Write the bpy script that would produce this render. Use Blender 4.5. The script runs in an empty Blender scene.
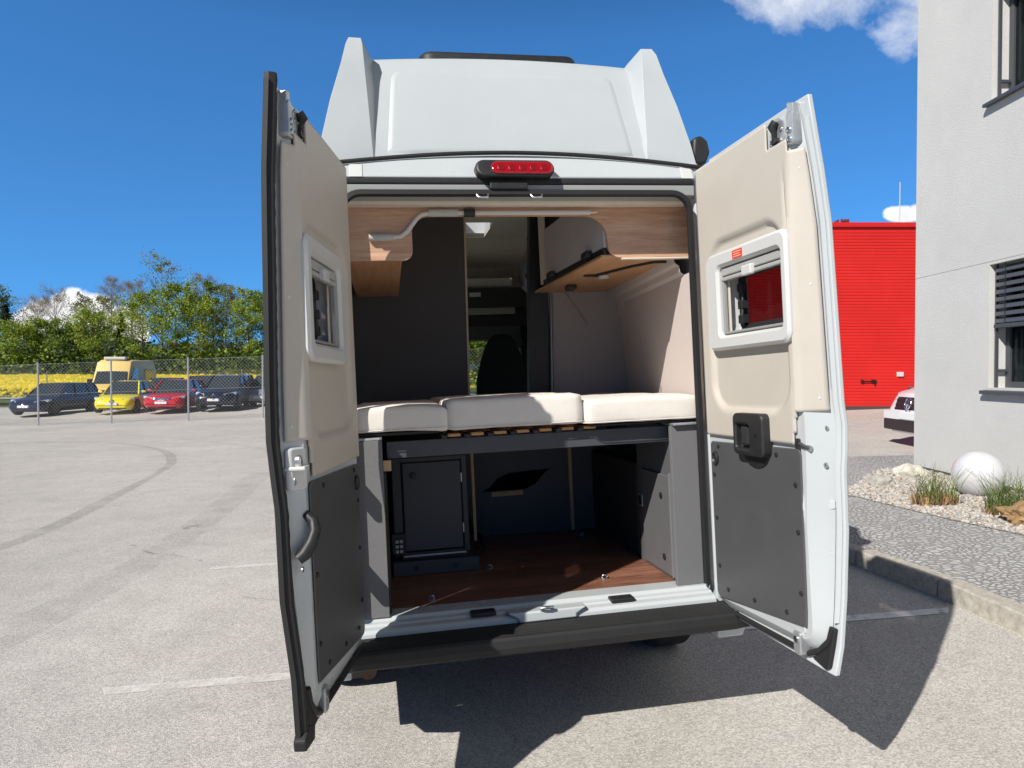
import bpy, bmesh, math, random
from mathutils import Vector, Matrix, noise
R_ = random.Random(7)
sc = bpy.context.scene
COL = sc.collection
PI = math.pi
V = Vector

# ------------------------------------------------------------------ materials
MATS = {}
def _pr(name):
    m = bpy.data.materials.new(name); m.use_nodes = True
    nt = m.node_tree
    return m, nt, nt.nodes['Principled BSDF']
def _n(nt, t, **kw):
    n = nt.nodes.new(t)
    for k, v in kw.items():
        if k in n.inputs: n.inputs[k].default_value = v
        else: setattr(n, k, v)
    return n
def mat(name, col, rough=.5, metal=0., var=None, bump=None, spec=.5, coat=0., trans=0.):
    """plain principled surface; var=(scale, amount) mottles the colour, bump=(scale, strength, distance)"""
    if name in MATS: return MATS[name]
    m, nt, b = _pr(name)
    L = nt.links.new
    b.inputs['Base Color'].default_value = (*col, 1)
    b.inputs['Roughness'].default_value = rough
    b.inputs['Metallic'].default_value = metal
    b.inputs['Specular IOR Level'].default_value = spec
    if coat: b.inputs['Coat Weight'].default_value = coat; b.inputs['Coat Roughness'].default_value = .05
    tc = _n(nt, 'ShaderNodeTexCoord')
    if var:
        nz = _n(nt, 'ShaderNodeTexNoise', Scale=var[0], Detail=6., Roughness=.65)
        L(tc.outputs['Object'], nz.inputs['Vector'])
        mr = _n(nt, 'ShaderNodeMapRange'); L(nz.outputs['Fac'], mr.inputs['Value'])
        mr.inputs['From Min'].default_value = .3; mr.inputs['From Max'].default_value = .7
        mr.inputs['To Min'].default_value = 1 - var[1]; mr.inputs['To Max'].default_value = 1 + var[1]
        mx = _n(nt, 'ShaderNodeMix', data_type='RGBA', blend_type='MULTIPLY'); mx.inputs['Factor'].default_value = 1
        mx.inputs['A'].default_value = (*col, 1); 
        L(mr.outputs['Result'], mx.inputs[7]); mx.inputs[6].default_value = (*col, 1)
        L(mx.outputs[2], b.inputs['Base Color'])
        mr2 = _n(nt, 'ShaderNodeMapRange'); L(nz.outputs['Fac'], mr2.inputs['Value'])
        mr2.inputs['To Min'].default_value = max(0, rough - .08); mr2.inputs['To Max'].default_value = min(1, rough + .08)
        L(mr2.outputs['Result'], b.inputs['Roughness'])
    if bump:
        nb = _n(nt, 'ShaderNodeTexNoise', Scale=bump[0], Detail=4., Roughness=.6)
        L(tc.outputs['Object'], nb.inputs['Vector'])
        bp = _n(nt, 'ShaderNodeBump', Strength=bump[1], Distance=bump[2] if len(bump) > 2 else .01)
        L(nb.outputs['Fac'], bp.inputs['Height']); L(bp.outputs['Normal'], b.inputs['Normal'])
    if trans:
        out = nt.nodes['Material Output']
        t = _n(nt, 'ShaderNodeBsdfTranslucent'); t.inputs['Color'].default_value = (*[min(1, c * 1.3) for c in col], 1)
        ms = _n(nt, 'ShaderNodeMixShader'); ms.inputs['Fac'].default_value = trans
        L(b.outputs[0], ms.inputs[1]); L(t.outputs[0], ms.inputs[2]); L(ms.outputs[0], out.inputs['Surface'])
    MATS[name] = m
    return m
def glass(name, tint=(.9, .93, .92), alpha=.25, rough=.02):
    m, nt, b = _pr(name); L = nt.links.new
    out = nt.nodes['Material Output']
    b.inputs['Base Color'].default_value = (.02, .025, .03, 1); b.inputs['Roughness'].default_value = rough
    b.inputs['Specular IOR Level'].default_value = .5
    t = _n(nt, 'ShaderNodeBsdfTransparent'); t.inputs['Color'].default_value = (*tint, 1)
    ms = _n(nt, 'ShaderNodeMixShader'); ms.inputs['Fac'].default_value = alpha
    L(t.outputs[0], ms.inputs[1]); L(b.outputs[0], ms.inputs[2]); L(ms.outputs[0], out.inputs['Surface'])
    MATS[name] = m; return m
def wood(name, c0, c1, stretch=(1, 14, 14), scale=3., rough=.45, planks=None):
    m, nt, b = _pr(name); L = nt.links.new
    tc = _n(nt, 'ShaderNodeTexCoord'); mp = _n(nt, 'ShaderNodeMapping'); mp.inputs['Scale'].default_value = stretch
    L(tc.outputs['Object'], mp.inputs['Vector'])
    n1 = _n(nt, 'ShaderNodeTexNoise', Scale=scale, Detail=8., Roughness=.65, Distortion=.6); L(mp.outputs[0], n1.inputs['Vector'])
    n2 = _n(nt, 'ShaderNodeTexNoise', Scale=scale * 6, Detail=3.); L(mp.outputs[0], n2.inputs['Vector'])
    ad = _n(nt, 'ShaderNodeMath', operation='MULTIPLY_ADD'); L(n2.outputs['Fac'], ad.inputs[0]); ad.inputs[1].default_value = .3; L(n1.outputs['Fac'], ad.inputs[2])
    cr = _n(nt, 'ShaderNodeValToRGB'); e = cr.color_ramp.elements
    e[0].position = .45; e[0].color = (*c0, 1); e[1].position = .85; e[1].color = (*c1, 1)
    L(ad.outputs[0], cr.inputs['Fac'])
    src = cr.outputs['Color']
    if planks:
        br = _n(nt, 'ShaderNodeTexBrick'); br.inputs['Scale'].default_value = 1
        br.inputs['Brick Width'].default_value = planks[0]; br.inputs['Row Height'].default_value = planks[1]
        br.inputs['Mortar Size'].default_value = .002
        br.inputs['Color1'].default_value = (.75, .75, .75, 1); br.inputs['Color2'].default_value = (1.15, 1.15, 1.15, 1); br.inputs['Mortar'].default_value = (.25, .25, .25, 1)
        L(tc.outputs['Object'], br.inputs['Vector'])
        mx = _n(nt, 'ShaderNodeMix', data_type='RGBA', blend_type='MULTIPLY'); mx.inputs['Factor'].default_value = 1
        L(src, mx.inputs[6]); L(br.outputs['Color'], mx.inputs[7]); src = mx.outputs[2]
    L(src, b.inputs['Base Color']); b.inputs['Roughness'].default_value = rough
    bp = _n(nt, 'ShaderNodeBump', Strength=.15, Distance=.002); L(n1.outputs['Fac'], bp.inputs['Height']); L(bp.outputs[0], b.inputs['Normal'])
    MATS[name] = m; return m

WHITE = mat('van_white_paint', (.495, .525, .535), .28, var=(2.2, .02), coat=.3)
ROOFW = mat('fibreglass_white', (.45, .485, .495), .36, var=(3., .025), bump=(5, .03, .004))
CREAM = mat('cream_plastic', (.50, .462, .405), .55, var=(6, .03), bump=(900, .12, .001))
WPLAS = mat('white_plastic', (.58, .585, .575), .35, var=(5, .02))
BLACK = mat('black_plastic', (.018, .018, .019), .5, var=(20, .2))
RUBBER = mat('black_rubber', (.012, .012, .013), .65, bump=(60, .2, .002))
BUMPM = mat('bumper_plastic', (.012, .012, .0125), .72, var=(8, .2), bump=(400, .25, .001))
GREYP = mat('grey_lining_board', (.075, .076, .080), .5, var=(7, .05), bump=(500, .12, .0008))
GREYD = mat('anthracite_board', (.057, .060, .071), .55, var=(5, .06), bump=(300, .08, .0008))
GREYF = mat('grey_pillar_felt', (.15, .15, .154), .9, var=(160, .12), bump=(260, .35, .002))
DARKI = mat('dark_lining', (.025, .026, .028), .85, var=(30, .15))
STEEL = mat('bare_steel', (.55, .56, .57), .3, 1., var=(30, .05))
GALV = mat('galvanised_steel', (.50, .52, .53), .45, .7, var=(25, .1))
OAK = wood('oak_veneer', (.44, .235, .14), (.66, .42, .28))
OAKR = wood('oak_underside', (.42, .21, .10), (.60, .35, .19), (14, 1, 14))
PINE = mat('pale_batten', (.52, .36, .20), .6, var=(30, .12))
PALEW = mat('pale_edge', (.74, .66, .56), .5, var=(12, .05))
FLOORW = wood('van_floor_vinyl', (.15, .06, .036), (.38, .175, .11), (3, 18, 3), 2.5, .38, (1.4, .16))
FABW = mat('cushion_fabric', (.72, .675, .62), .9, var=(14, .03), bump=(350, .25, .0015))
WALLF = mat('wall_lining_fabric', (.56, .49, .455), .9, var=(60, .03), bump=(320, .2, .001))
CEIL = mat('headliner', (.78, .69, .60), .85, var=(20, .05))
GREYL = mat('light_grey_laminate', (.56, .54, .54), .5, var=(5, .04))
SEATF = mat('black_seat_fabric', (.008, .008, .009), .95, bump=(120, .3, .002))
TYRE = mat('tyre_rubber', (.03, .03, .031), .8, bump=(60, .3, .004))
RIM = mat('rim_silver', (.45, .46, .47), .35, .8)
RED = mat('brake_lens_red', (.33, .006, .012), .12, spec=.6, coat=.5)
REDD = mat('brake_cell_red', (.20, .008, .012), .25)
STICK = mat('red_sticker', (.75, .06, .03), .5)
PANE = glass('acrylic_pane', (.40, .37, .385), .16)
GLASS = glass('vehicle_glass', (.30, .34, .34), .55)
WSCREEN = glass('windscreen_glass', (.82, .88, .84), .10)

# ------------------------------------------------------------------ mesh builder
class MB:
    def __init__(s): s.v = []; s.f = []; s.mi = []; s.m = 0
    def vert(s, p): s.v.append(tuple(p)); return len(s.v) - 1
    def face(s, idx): s.f.append(tuple(idx)); s.mi.append(s.m)
    def ring(s, pts): return [s.vert(p) for p in pts]
    def bridge(s, a, b, closed=True):
        n = len(a)
        for i in range(n if closed else n - 1):
            j = (i + 1) % n; s.face((a[i], a[j], b[j], b[i]))
    def loft(s, rings, caps=True, closed=True):
        R = [s.ring(r) for r in rings]
        for a, b in zip(R, R[1:]): s.bridge(a, b, closed)
        if caps: s.face(R[0][::-1]); s.face(R[-1])
        return s
    def box(s, x0, x1, y0, y1, z0, z1):
        return s.loft([[(x0, y0, z), (x1, y0, z), (x1, y1, z), (x0, y1, z)] for z in (z0, z1)])
    def obox(s, c, ax, ay, az):
        c, ax, ay, az = V(c), V(ax), V(ay), V(az)
        return s.loft([[c + q - az * 1, c + w - az, c + e - az, c + r - az] if k == 0 else [c + q + az, c + w + az, c + e + az, c + r + az]
                       for k, (q, w, e, r) in enumerate([(-ax - ay, ax - ay, ax + ay, -ax + ay)] * 2)])
    def prism(s, poly, fn, d0, d1):
        """poly of 2-D points, fn(a, b, d) -> 3-D point"""
        return s.loft([[fn(a, b, d) for a, b in poly] for d in (d0, d1)])
    def tube(s, path, r, seg=8, caps=True):
        path = [V(p) for p in path]; n = len(path)
        rr = r if isinstance(r, (list, tuple)) else [r] * n
        rings = []; up = V((.13, .21, .97))
        for i, p in enumerate(path):
            t = (path[min(i + 1, n - 1)] - path[max(i - 1, 0)]).normalized()
            a = t.cross(up)
            if a.length < .15: a = t.cross(V((1, .1, 0)))
            a.normalize(); b = t.cross(a).normalized()
            rings.append([p + (a * math.cos(2 * PI * k / seg) + b * math.sin(2 * PI * k / seg)) * rr[i] for k in range(seg)])
        return s.loft(rings, caps)
    def lathe(s, prof, fn, seg=24, caps=True):
        """prof: (radius, height) pairs; fn(r cos, r sin, h) -> point"""
        return s.loft([[fn(r * math.cos(2 * PI * k / seg), r * math.sin(2 * PI * k / seg), h) for k in range(seg)] for r, h in prof], caps)
    def mesh(s, name, mats):
        me = bpy.data.meshes.new(name); me.from_pydata(s.v, [], s.f)
        for m in (mats if isinstance(mats, (list, tuple)) else [mats]): me.materials.append(m)
        if any(s.mi): me.polygons.foreach_set('material_index', s.mi)
        me.update(); return me
    def build(s, name, mats, parent=None, bevel=0, seg=2, smooth=False, fix=True, loc=None):
        me = s.mesh(name, mats)
        if fix:
            bm = bmesh.new(); bm.from_mesh(me); bmesh.ops.recalc_face_normals(bm, faces=bm.faces); bm.to_mesh(me); bm.free()
        o = bpy.data.objects.new(name, me); COL.objects.link(o)
        if parent: o.parent = parent
        if loc: o.location = loc
        if bevel:
            b = o.modifiers.new('bevel', 'BEVEL'); b.width = bevel; b.segments = seg; b.limit_method = 'ANGLE'; b.angle_limit = math.radians(32)
            b.harden_normals = False
        if smooth: shade(o, smooth if not isinstance(smooth, bool) else 40)
        return o
def shade(o, ang=40):
    me = o.data
    me.polygons.foreach_set('use_smooth', [True] * len(me.polygons))
    try: me.set_sharp_from_angle(angle=math.radians(ang))
    except Exception: pass
def tag(o, label=None, cat=None, group=None, kind=None):
    if label: o['label'] = label
    if cat: o['category'] = cat
    if group: o['group'] = group
    if kind: o['kind'] = kind
    return o
def empty(name, label, cat, group=None, mw=None, loc=None, rz=0):
    o = bpy.data.objects.new(name, None); COL.objects.link(o); o.empty_display_size = .2
    if mw is not None: o.matrix_basis = mw
    if loc is not None: o.location = loc; o.rotation_euler = (0, 0, rz)
    return tag(o, label, cat, group)
def bake(o):
    """apply the modifiers of o into its mesh"""
    dg = bpy.context.evaluated_depsgraph_get(); dg.update()
    me = bpy.data.meshes.new_from_object(o.evaluated_get(dg)); old = o.data
    o.modifiers.clear(); o.data = me; me.name = old.name
def cut(o, cutters):
    """boolean holes"""
    tmp = []
    for c in cutters:
        me = c.mesh('cutter', BLACK); k = bpy.data.objects.new('cutter', me); COL.objects.link(k)
        bm = bmesh.new(); bm.from_mesh(me); bmesh.ops.recalc_face_normals(bm, faces=bm.faces); bm.to_mesh(me); bm.free()
        k.matrix_world = o.matrix_world.copy() if o.parent is None else o.matrix_world.copy()
        k.parent = o.parent; k.matrix_basis = o.matrix_basis.copy()
        md = o.modifiers.new('hole', 'BOOLEAN'); md.operation = 'DIFFERENCE'; md.object = k; md.solver = 'EXACT'; tmp.append(k)
    bake(o)
    for k in tmp: bpy.data.objects.remove(k)
def rrect(x0, x1, y0, y1, r, n=5):
    """rounded rectangle outline, counter-clockwise"""
    P = []
    for cx, cy, a in ((x1 - r, y0 + r, -PI / 2), (x1 - r, y1 - r, 0), (x0 + r, y1 - r, PI / 2), (x0 + r, y0 + r, PI)):
        for k in range(n + 1):
            t = a + PI / 2 * k / n; P.append((cx + r * math.cos(t), cy + r * math.sin(t)))
    return P
def inset2(P, d):
    n = len(P); out = []
    for i in range(n):
        a, b, c = V(P[i - 1]), V(P[i]), V(P[(i + 1) % n])
        e1 = (b - a); e2 = (c - b)
        if e1.length < 1e-9 or e2.length < 1e-9: out.append(tuple(b)); continue
        e1.normalize(); e2.normalize()
        m = V((-e1.y - e2.y, e1.x + e2.x))
        if m.length < 1e-6: out.append(tuple(b)); continue
        m.normalize(); k = max(.4, m.dot(V((-e1.y, e1.x))))
        out.append(tuple(b + m * (d / k)))
    return out
def lerp_table(T, z):
    if z <= T[0][0]: return T[0][1]
    for (a, b), (c, d) in zip(T, T[1:]):
        if z <= c: return b + (d - b) * (z - a) / (c - a)
    return T[-1][1]

def gz(x, y):
    """ground height: the yard rises gently to the right"""
    t = max(0, min(1, (y - 28.5) / 4)); return .0343 * max(-30, min(16, x)) + .006 * max(-10, min(40, y)) + .22 * t * t * (3 - 2 * t)

# ------------------------------------------------------------------ camera
cam = bpy.data.cameras.new('camera'); co = bpy.data.objects.new('camera', cam); COL.objects.link(co)
cam.sensor_width = 36; cam.lens = 701.71 / 1024 * 36; cam.clip_start = .05; cam.clip_end = 5000
co.location = (0, 0, 1.6473); co.rotation_euler = (PI / 2 - .017, 0, 0)
sc.camera = co

# ------------------------------------------------------------------ light
SH = V((.8114, .9468, -1.)).normalized()
sun = bpy.data.lights.new('sun', 'SUN'); so = bpy.data.objects.new('sun', sun); COL.objects.link(so)
sun.energy = 5.0; sun.angle = math.radians(.53); sun.color = (1, .955, .89)
so.rotation_euler = SH.to_track_quat('-Z', 'Y').to_euler()
W = bpy.data.worlds.new('World'); sc.world = W; W.use_nodes = True
def build_world():
    nt = W.node_tree; L = nt.links.new; bg = nt.nodes['Background']
    sky = nt.nodes.new('ShaderNodeTexSky'); sky.sky_type = 'NISHITA'; sky.sun_disc = False
    sky.sun_elevation = math.asin(-SH.z); sky.sun_rotation = math.atan2(-SH.x, -SH.y) % (2 * PI)
    sky.air_density = 1.0; sky.dust_density = .2; sky.ozone_density = 2.0; sky.altitude = 400
    tc = _n(nt, 'ShaderNodeTexCoord'); sp = _n(nt, 'ShaderNodeSeparateXYZ'); L(tc.outputs['Generated'], sp.inputs[0])
    up = _n(nt, 'ShaderNodeVectorMath', operation='ADD'); L(tc.outputs['Generated'], up.inputs[0]); up.inputs[1].default_value = (0, 0, .15)
    nv = _n(nt, 'ShaderNodeVectorMath', operation='NORMALIZE'); L(up.outputs[0], nv.inputs[0]); L(nv.outputs[0], sky.inputs['Vector'])
    tn = _n(nt, 'ShaderNodeMix', data_type='RGBA', blend_type='MULTIPLY'); tn.inputs['Factor'].default_value = 1; L(sky.outputs[0], tn.inputs[6]); tn.inputs[7].default_value = (.40, .95, 1.38, 1)
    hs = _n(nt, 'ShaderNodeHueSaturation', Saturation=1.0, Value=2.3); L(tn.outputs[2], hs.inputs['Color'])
    def M(op, a, b=None, c=None, clamp=False):
        n = _n(nt, 'ShaderNodeMath', operation=op); n.use_clamp = clamp
        for i, x in enumerate((a, b, c)):
            if x is None: continue
            if isinstance(x, (int, float)): n.inputs[i].default_value = x
            else: L(x, n.inputs[i])
        return n.outputs[0]
    yy = M('MAXIMUM', sp.outputs['Y'], .05)
    p = M('DIVIDE', sp.outputs['X'], yy); q = M('DIVIDE', sp.outputs['Z'], yy)
    nz = _n(nt, 'ShaderNodeTexNoise', Scale=9., Detail=9., Roughness=.62, Distortion=.25)
    cb = _n(nt, 'ShaderNodeCombineXYZ'); L(p, cb.inputs[0]); L(q, cb.inputs[1]); L(cb.outputs[0], nz.inputs['Vector'])
    nz2 = _n(nt, 'ShaderNodeTexNoise', Scale=22., Detail=8., Roughness=.6); L(cb.outputs[0], nz2.inputs['Vector'])
    tot = None
    # (across, up, half width, half height, ragged, edge softness, strength)
    for cx, cy, rx, ry, amp, soft, st in ((.45, .54, .135, .058, 4.4, 1.8, 1.), (.57, .505, .075, .066, 4.4, 1.7, 1.), (.27, .245, .05, .05, 3.0, 1.5, .16),
                                  (-.618, .066, .066, .052, 1.5, .3, 1), (-.675, .058, .042, .048, 1.5, .3, 1), (-.545, .055, .032, .045, 1.5, .3, 1),
                                  (.556, .224, .03, .014, 1.3, .4, 1), (.585, .226, .03, .016, 1.3, .4, 1)):
        dx = M('MULTIPLY', M('SUBTRACT', p, cx), 1 / rx); dy = M('MULTIPLY', M('SUBTRACT', q, cy), 1 / ry)
        d2 = M('ADD', M('MULTIPLY', dx, dx), M('MULTIPLY', dy, dy))
        nn = M('MULTIPLY', M('SUBTRACT', nz.outputs['Fac'] if soft > .5 else nz2.outputs['Fac'], .5), amp)
        v = M('ADD', M('SUBTRACT', 1., d2), nn)
        v = M('MULTIPLY', M('MULTIPLY', v, 1 / soft, clamp=True), st)
        tot = v if tot is None else M('MAXIMUM', tot, v)
    tot = M('MULTIPLY', tot, M('GREATER_THAN', sp.outputs['Y'], .06))
    shade_n = _n(nt, 'ShaderNodeMapRange'); L(nz2.outputs['Fac'], shade_n.inputs['Value'])
    shade_n.inputs['From Min'].default_value = .3; shade_n.inputs['From Max'].default_value = .7
    shade_n.inputs['To Min'].default_value = .8; shade_n.inputs['To Max'].default_value = 1.1
    cc = _n(nt, 'ShaderNodeMix', data_type='RGBA', blend_type='MULTIPLY'); cc.inputs['Factor'].default_value = 1
    cc.inputs[6].default_value = (19., 19.2, 19.6, 1); L(shade_n.outputs[0], cc.inputs[7])
    mx = _n(nt, 'ShaderNodeMix', data_type='RGBA'); L(tot, mx.inputs['Factor']); 
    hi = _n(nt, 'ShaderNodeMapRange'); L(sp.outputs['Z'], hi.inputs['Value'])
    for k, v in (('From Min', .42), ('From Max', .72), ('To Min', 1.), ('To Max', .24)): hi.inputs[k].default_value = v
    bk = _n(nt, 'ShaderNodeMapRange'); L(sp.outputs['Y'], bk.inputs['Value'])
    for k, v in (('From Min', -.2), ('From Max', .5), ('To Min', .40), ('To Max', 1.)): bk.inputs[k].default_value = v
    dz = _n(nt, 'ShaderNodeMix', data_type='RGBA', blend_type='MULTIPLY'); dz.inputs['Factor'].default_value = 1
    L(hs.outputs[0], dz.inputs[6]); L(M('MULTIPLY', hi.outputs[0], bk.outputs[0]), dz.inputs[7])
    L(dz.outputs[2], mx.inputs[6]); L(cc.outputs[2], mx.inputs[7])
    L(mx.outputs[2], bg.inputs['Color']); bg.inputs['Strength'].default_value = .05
build_world()
sc.view_settings.view_transform = 'Standard'; sc.view_settings.look = 'None'
sc.view_settings.exposure = .22; sc.view_settings.gamma = 1; sc.view_settings.use_curve_mapping = False
sc.cycles.use_denoising = True
try: sc.cycles.denoiser = 'OPENIMAGEDENOISE'
except Exception: pass
sc.cycles.max_bounces = 8; sc.cycles.diffuse_bounces = 4; sc.cycles.transparent_max_bounces = 16

# ------------------------------------------------------------------ ground
def ground_mat():
    m, nt, b = _pr('worn_asphalt'); L = nt.links.new
    tc = _n(nt, 'ShaderNodeTexCoord')
    def N(scale, det=5., ro=.6):
        n = _n(nt, 'ShaderNodeTexNoise', Scale=scale, Detail=det, Roughness=ro); L(tc.outputs['Object'], n.inputs['Vector']); return n.outputs['Fac']
    def ramp(f, a, b_, ca, cb):
        r = _n(nt, 'ShaderNodeMapRange'); L(f, r.inputs['Value'])
        for k, v in (('From Min', a), ('From Max', b_), ('To Min', ca), ('To Max', cb)): r.inputs[k].default_value = v
        return r.outputs[0]
    def mul(a, b_):
        n = _n(nt, 'ShaderNodeMath', operation='MULTIPLY'); L(a, n.inputs[0]); L(b_, n.inputs[1]); return n.outputs[0]
    vo = _n(nt, 'ShaderNodeTexVoronoi', Scale=140.); L(tc.outputs['Object'], vo.inputs['Vector'])
    sv = _n(nt, 'ShaderNodeSeparateColor'); L(vo.outputs['Color'], sv.inputs[0])
    grain = ramp(sv.outputs[0], 0, 1, .70, 1.28)
    fine = ramp(N(260, 3), .3, .7, .84, 1.16)
    mid = ramp(N(2.2, 6, .7), .3, .7, .90, 1.09)
    big = ramp(N(.22, 5, .6), .3, .7, .88, 1.10)
    blot = ramp(N(1.1, 3, .5), .69, .80, 1., .80)
    k = mul(mul(mul(grain, fine), mul(mid, big)), blot)
    tint = _n(nt, 'ShaderNodeMix', data_type='RGBA'); L(N(.5, 3), tint.inputs['Factor'])
    tint.inputs[6].default_value = (.46, .437, .402, 1); tint.inputs[7].default_value = (.49, .462, .417, 1)
    mx = _n(nt, 'ShaderNodeMix', data_type='RGBA', blend_type='MULTIPLY'); mx.inputs['Factor'].default_value = 1
    L(tint.outputs[2], mx.inputs[6]); L(k, mx.inputs[7]); L(mx.outputs[2], b.inputs['Base Color'])
    b.inputs['Roughness'].default_value = .88; b.inputs['Specular IOR Level'].default_value = .25
    bp = _n(nt, 'ShaderNodeBump', Strength=.55, Distance=.004); L(vo.outputs['Distance'], bp.inputs['Height']); L(bp.outputs[0], b.inputs['Normal'])
    return m
ASPH = ground_mat()
def sheet(name, poly, off, m, kind='structure', z=None, sub=None):
    mb = MB(); mb.face(mb.ring([(x, y, (gz(x, y) if z is None else z) + off) for x, y in poly]))
    return tag(mb.build(name, m, fix=False), kind=kind)
def ground():
    xs = [-2500, -600, -200, -80, -50] + [x for x in range(-40, 41, 4)] + [60, 120, 600, 2500]
    ys = [-600, -60, -10] + [y for y in range(-6, 61, 3)] + [80, 120, 200, 500, 3000]
    mb = MB(); g = [[mb.vert((x, y, gz(x, y))) for x in xs] for y in ys]
    for j in range(len(ys) - 1):
        for i in range(len(xs) - 1): mb.face((g[j][i], g[j][i + 1], g[j + 1][i + 1], g[j + 1][i]))
    return tag(mb.build('asphalt_ground', ASPH, fix=False), kind='structure')
ground()

# ------------------------------------------------------------------ markings, kerb, paving
def paint_mat(name, col, lo, hi, scale, cover=1.):
    m, nt, b = _pr(name); L = nt.links.new; out = nt.nodes['Material Output']
    b.inputs['Base Color'].default_value = (*col, 1); b.inputs['Roughness'].default_value = .8
    tc = _n(nt, 'ShaderNodeTexCoord'); nz = _n(nt, 'ShaderNodeTexNoise', Scale=scale, Detail=8., Roughness=.75); L(tc.outputs['Object'], nz.inputs['Vector'])
    mr = _n(nt, 'ShaderNodeMapRange'); L(nz.outputs['Fac'], mr.inputs['Value'])
    mr.inputs['From Min'].default_value = lo; mr.inputs['From Max'].default_value = hi; mr.inputs['To Max'].default_value = cover
    t = _n(nt, 'ShaderNodeBsdfTransparent'); ms = _n(nt, 'ShaderNodeMixShader')
    L(mr.outputs[0], ms.inputs['Fac']); L(t.outputs[0], ms.inputs[1]); L(b.outputs[0], ms.inputs[2]); L(ms.outputs[0], out.inputs['Surface'])
    return m
PAINT = paint_mat('worn_road_paint', (.80, .79, .76), .22, .50, 9.)
PAINT2 = paint_mat('faded_road_paint', (.80, .77, .72), .28, .66, 9., .8)
sheet('road_marking', [(-2.20, 3.74), (-2.14, 3.66), (-.20, 3.88), (-.22, 3.98)], .004, PAINT2)
sheet('road_marking', [(-2.62, 6.08), (-2.60, 6.0), (-.6, 6.22), (-.62, 6.31)], .004, PAINT2)
sheet('road_marking', [(1.0, 4.20), (1.0, 4.29), (2.82, 4.51), (2.76, 4.41)], .004, PAINT)
TYREMARK = paint_mat('tyre_rubber_trace', (.12, .115, .11), .30, .80, 3., .30)
def ribbon(name, pts, w, m, off):
    P = []
    for i in range(len(pts) - 1):                                      # Catmull-Rom
        a, b, c, d = (V(pts[max(i - 1, 0)]), V(pts[i]), V(pts[i + 1]), V(pts[min(i + 2, len(pts) - 1)]))
        for k in range(8):
            t = k / 8
            P.append(.5 * ((2 * b) + (c - a) * t + (2 * a - 5 * b + 4 * c - d) * t * t + (3 * b - a - 3 * c + d) * t ** 3))
    P.append(V(pts[-1])); mb = MB(); rows = []
    for i, p in enumerate(P):
        t = (P[min(i + 1, len(P) - 1)] - P[max(i - 1, 0)]).normalized(); n = V((-t.y, t.x))
        ww = w * (.7 + .4 * noise.noise((p.x * .3, p.y * .3, 1)))
        rows.append([mb.vert((q.x, q.y, gz(q.x, q.y) + off)) for q in (p - n * ww / 2, p + n * ww / 2)])
    for a, b in zip(rows, rows[1:]): mb.face((a[0], b[0], b[1], a[1]))
    return tag(mb.build(name, m, fix=False), kind='structure')
TYREM2 = paint_mat('faint_rubber_trace', (.17, .16, .15), .36, .80, 2., .20)
ribbon('tyre_mark', [(-22, 20.2), (-16, 19.9), (-11.5, 19.2), (-8.56, 16.8), (-6.9, 14.2), (-6.2, 12.1), (-5.72, 10.1), (-5.3, 8.2), (-5.2, 6.9), (-5.4, 5.0)], .24, TYREMARK, .004)
ribbon('tyre_mark', [(-24, 24.6), (-18.1, 24.2), (-11.8, 21.3), (-8.1, 18.4), (-5.5, 15.6), (-4.2, 12.5)], .24, TYREM2, .004)
ribbon('tyre_mark', [(-4.3, 12), (-3.6, 8.4), (-3.3, 5.8), (-3.4, 3.6)], .5, TYREM2, .006)
CRACK = paint_mat('crack_filler', (.11, .105, .10), .45, .70, 7., .5)
ribbon('crack', [(-4.1, 7.25), (-3.7, 6.9), (-3.45, 6.65), (-3.2, 6.55), (-2.8, 6.3)], .05, CRACK, .007)
ribbon('crack', [(-3.1, 8.4), (-2.7, 8.0), (-2.3, 7.75), (-1.9, 7.4)], .04, CRACK, .007)
ribbon('crack', [(-2.0, 5.2), (-1.7, 5.1), (-1.5, 4.95)], .04, CRACK, .007)
sheet('asphalt_patch', [(-3.55 + .12 * math.cos(t) * (1 + .3 * math.sin(3 * t)), 7.75 + .10 * math.sin(t)) for t in [k * PI / 8 for k in range(16)]], .004, CRACK)

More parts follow.
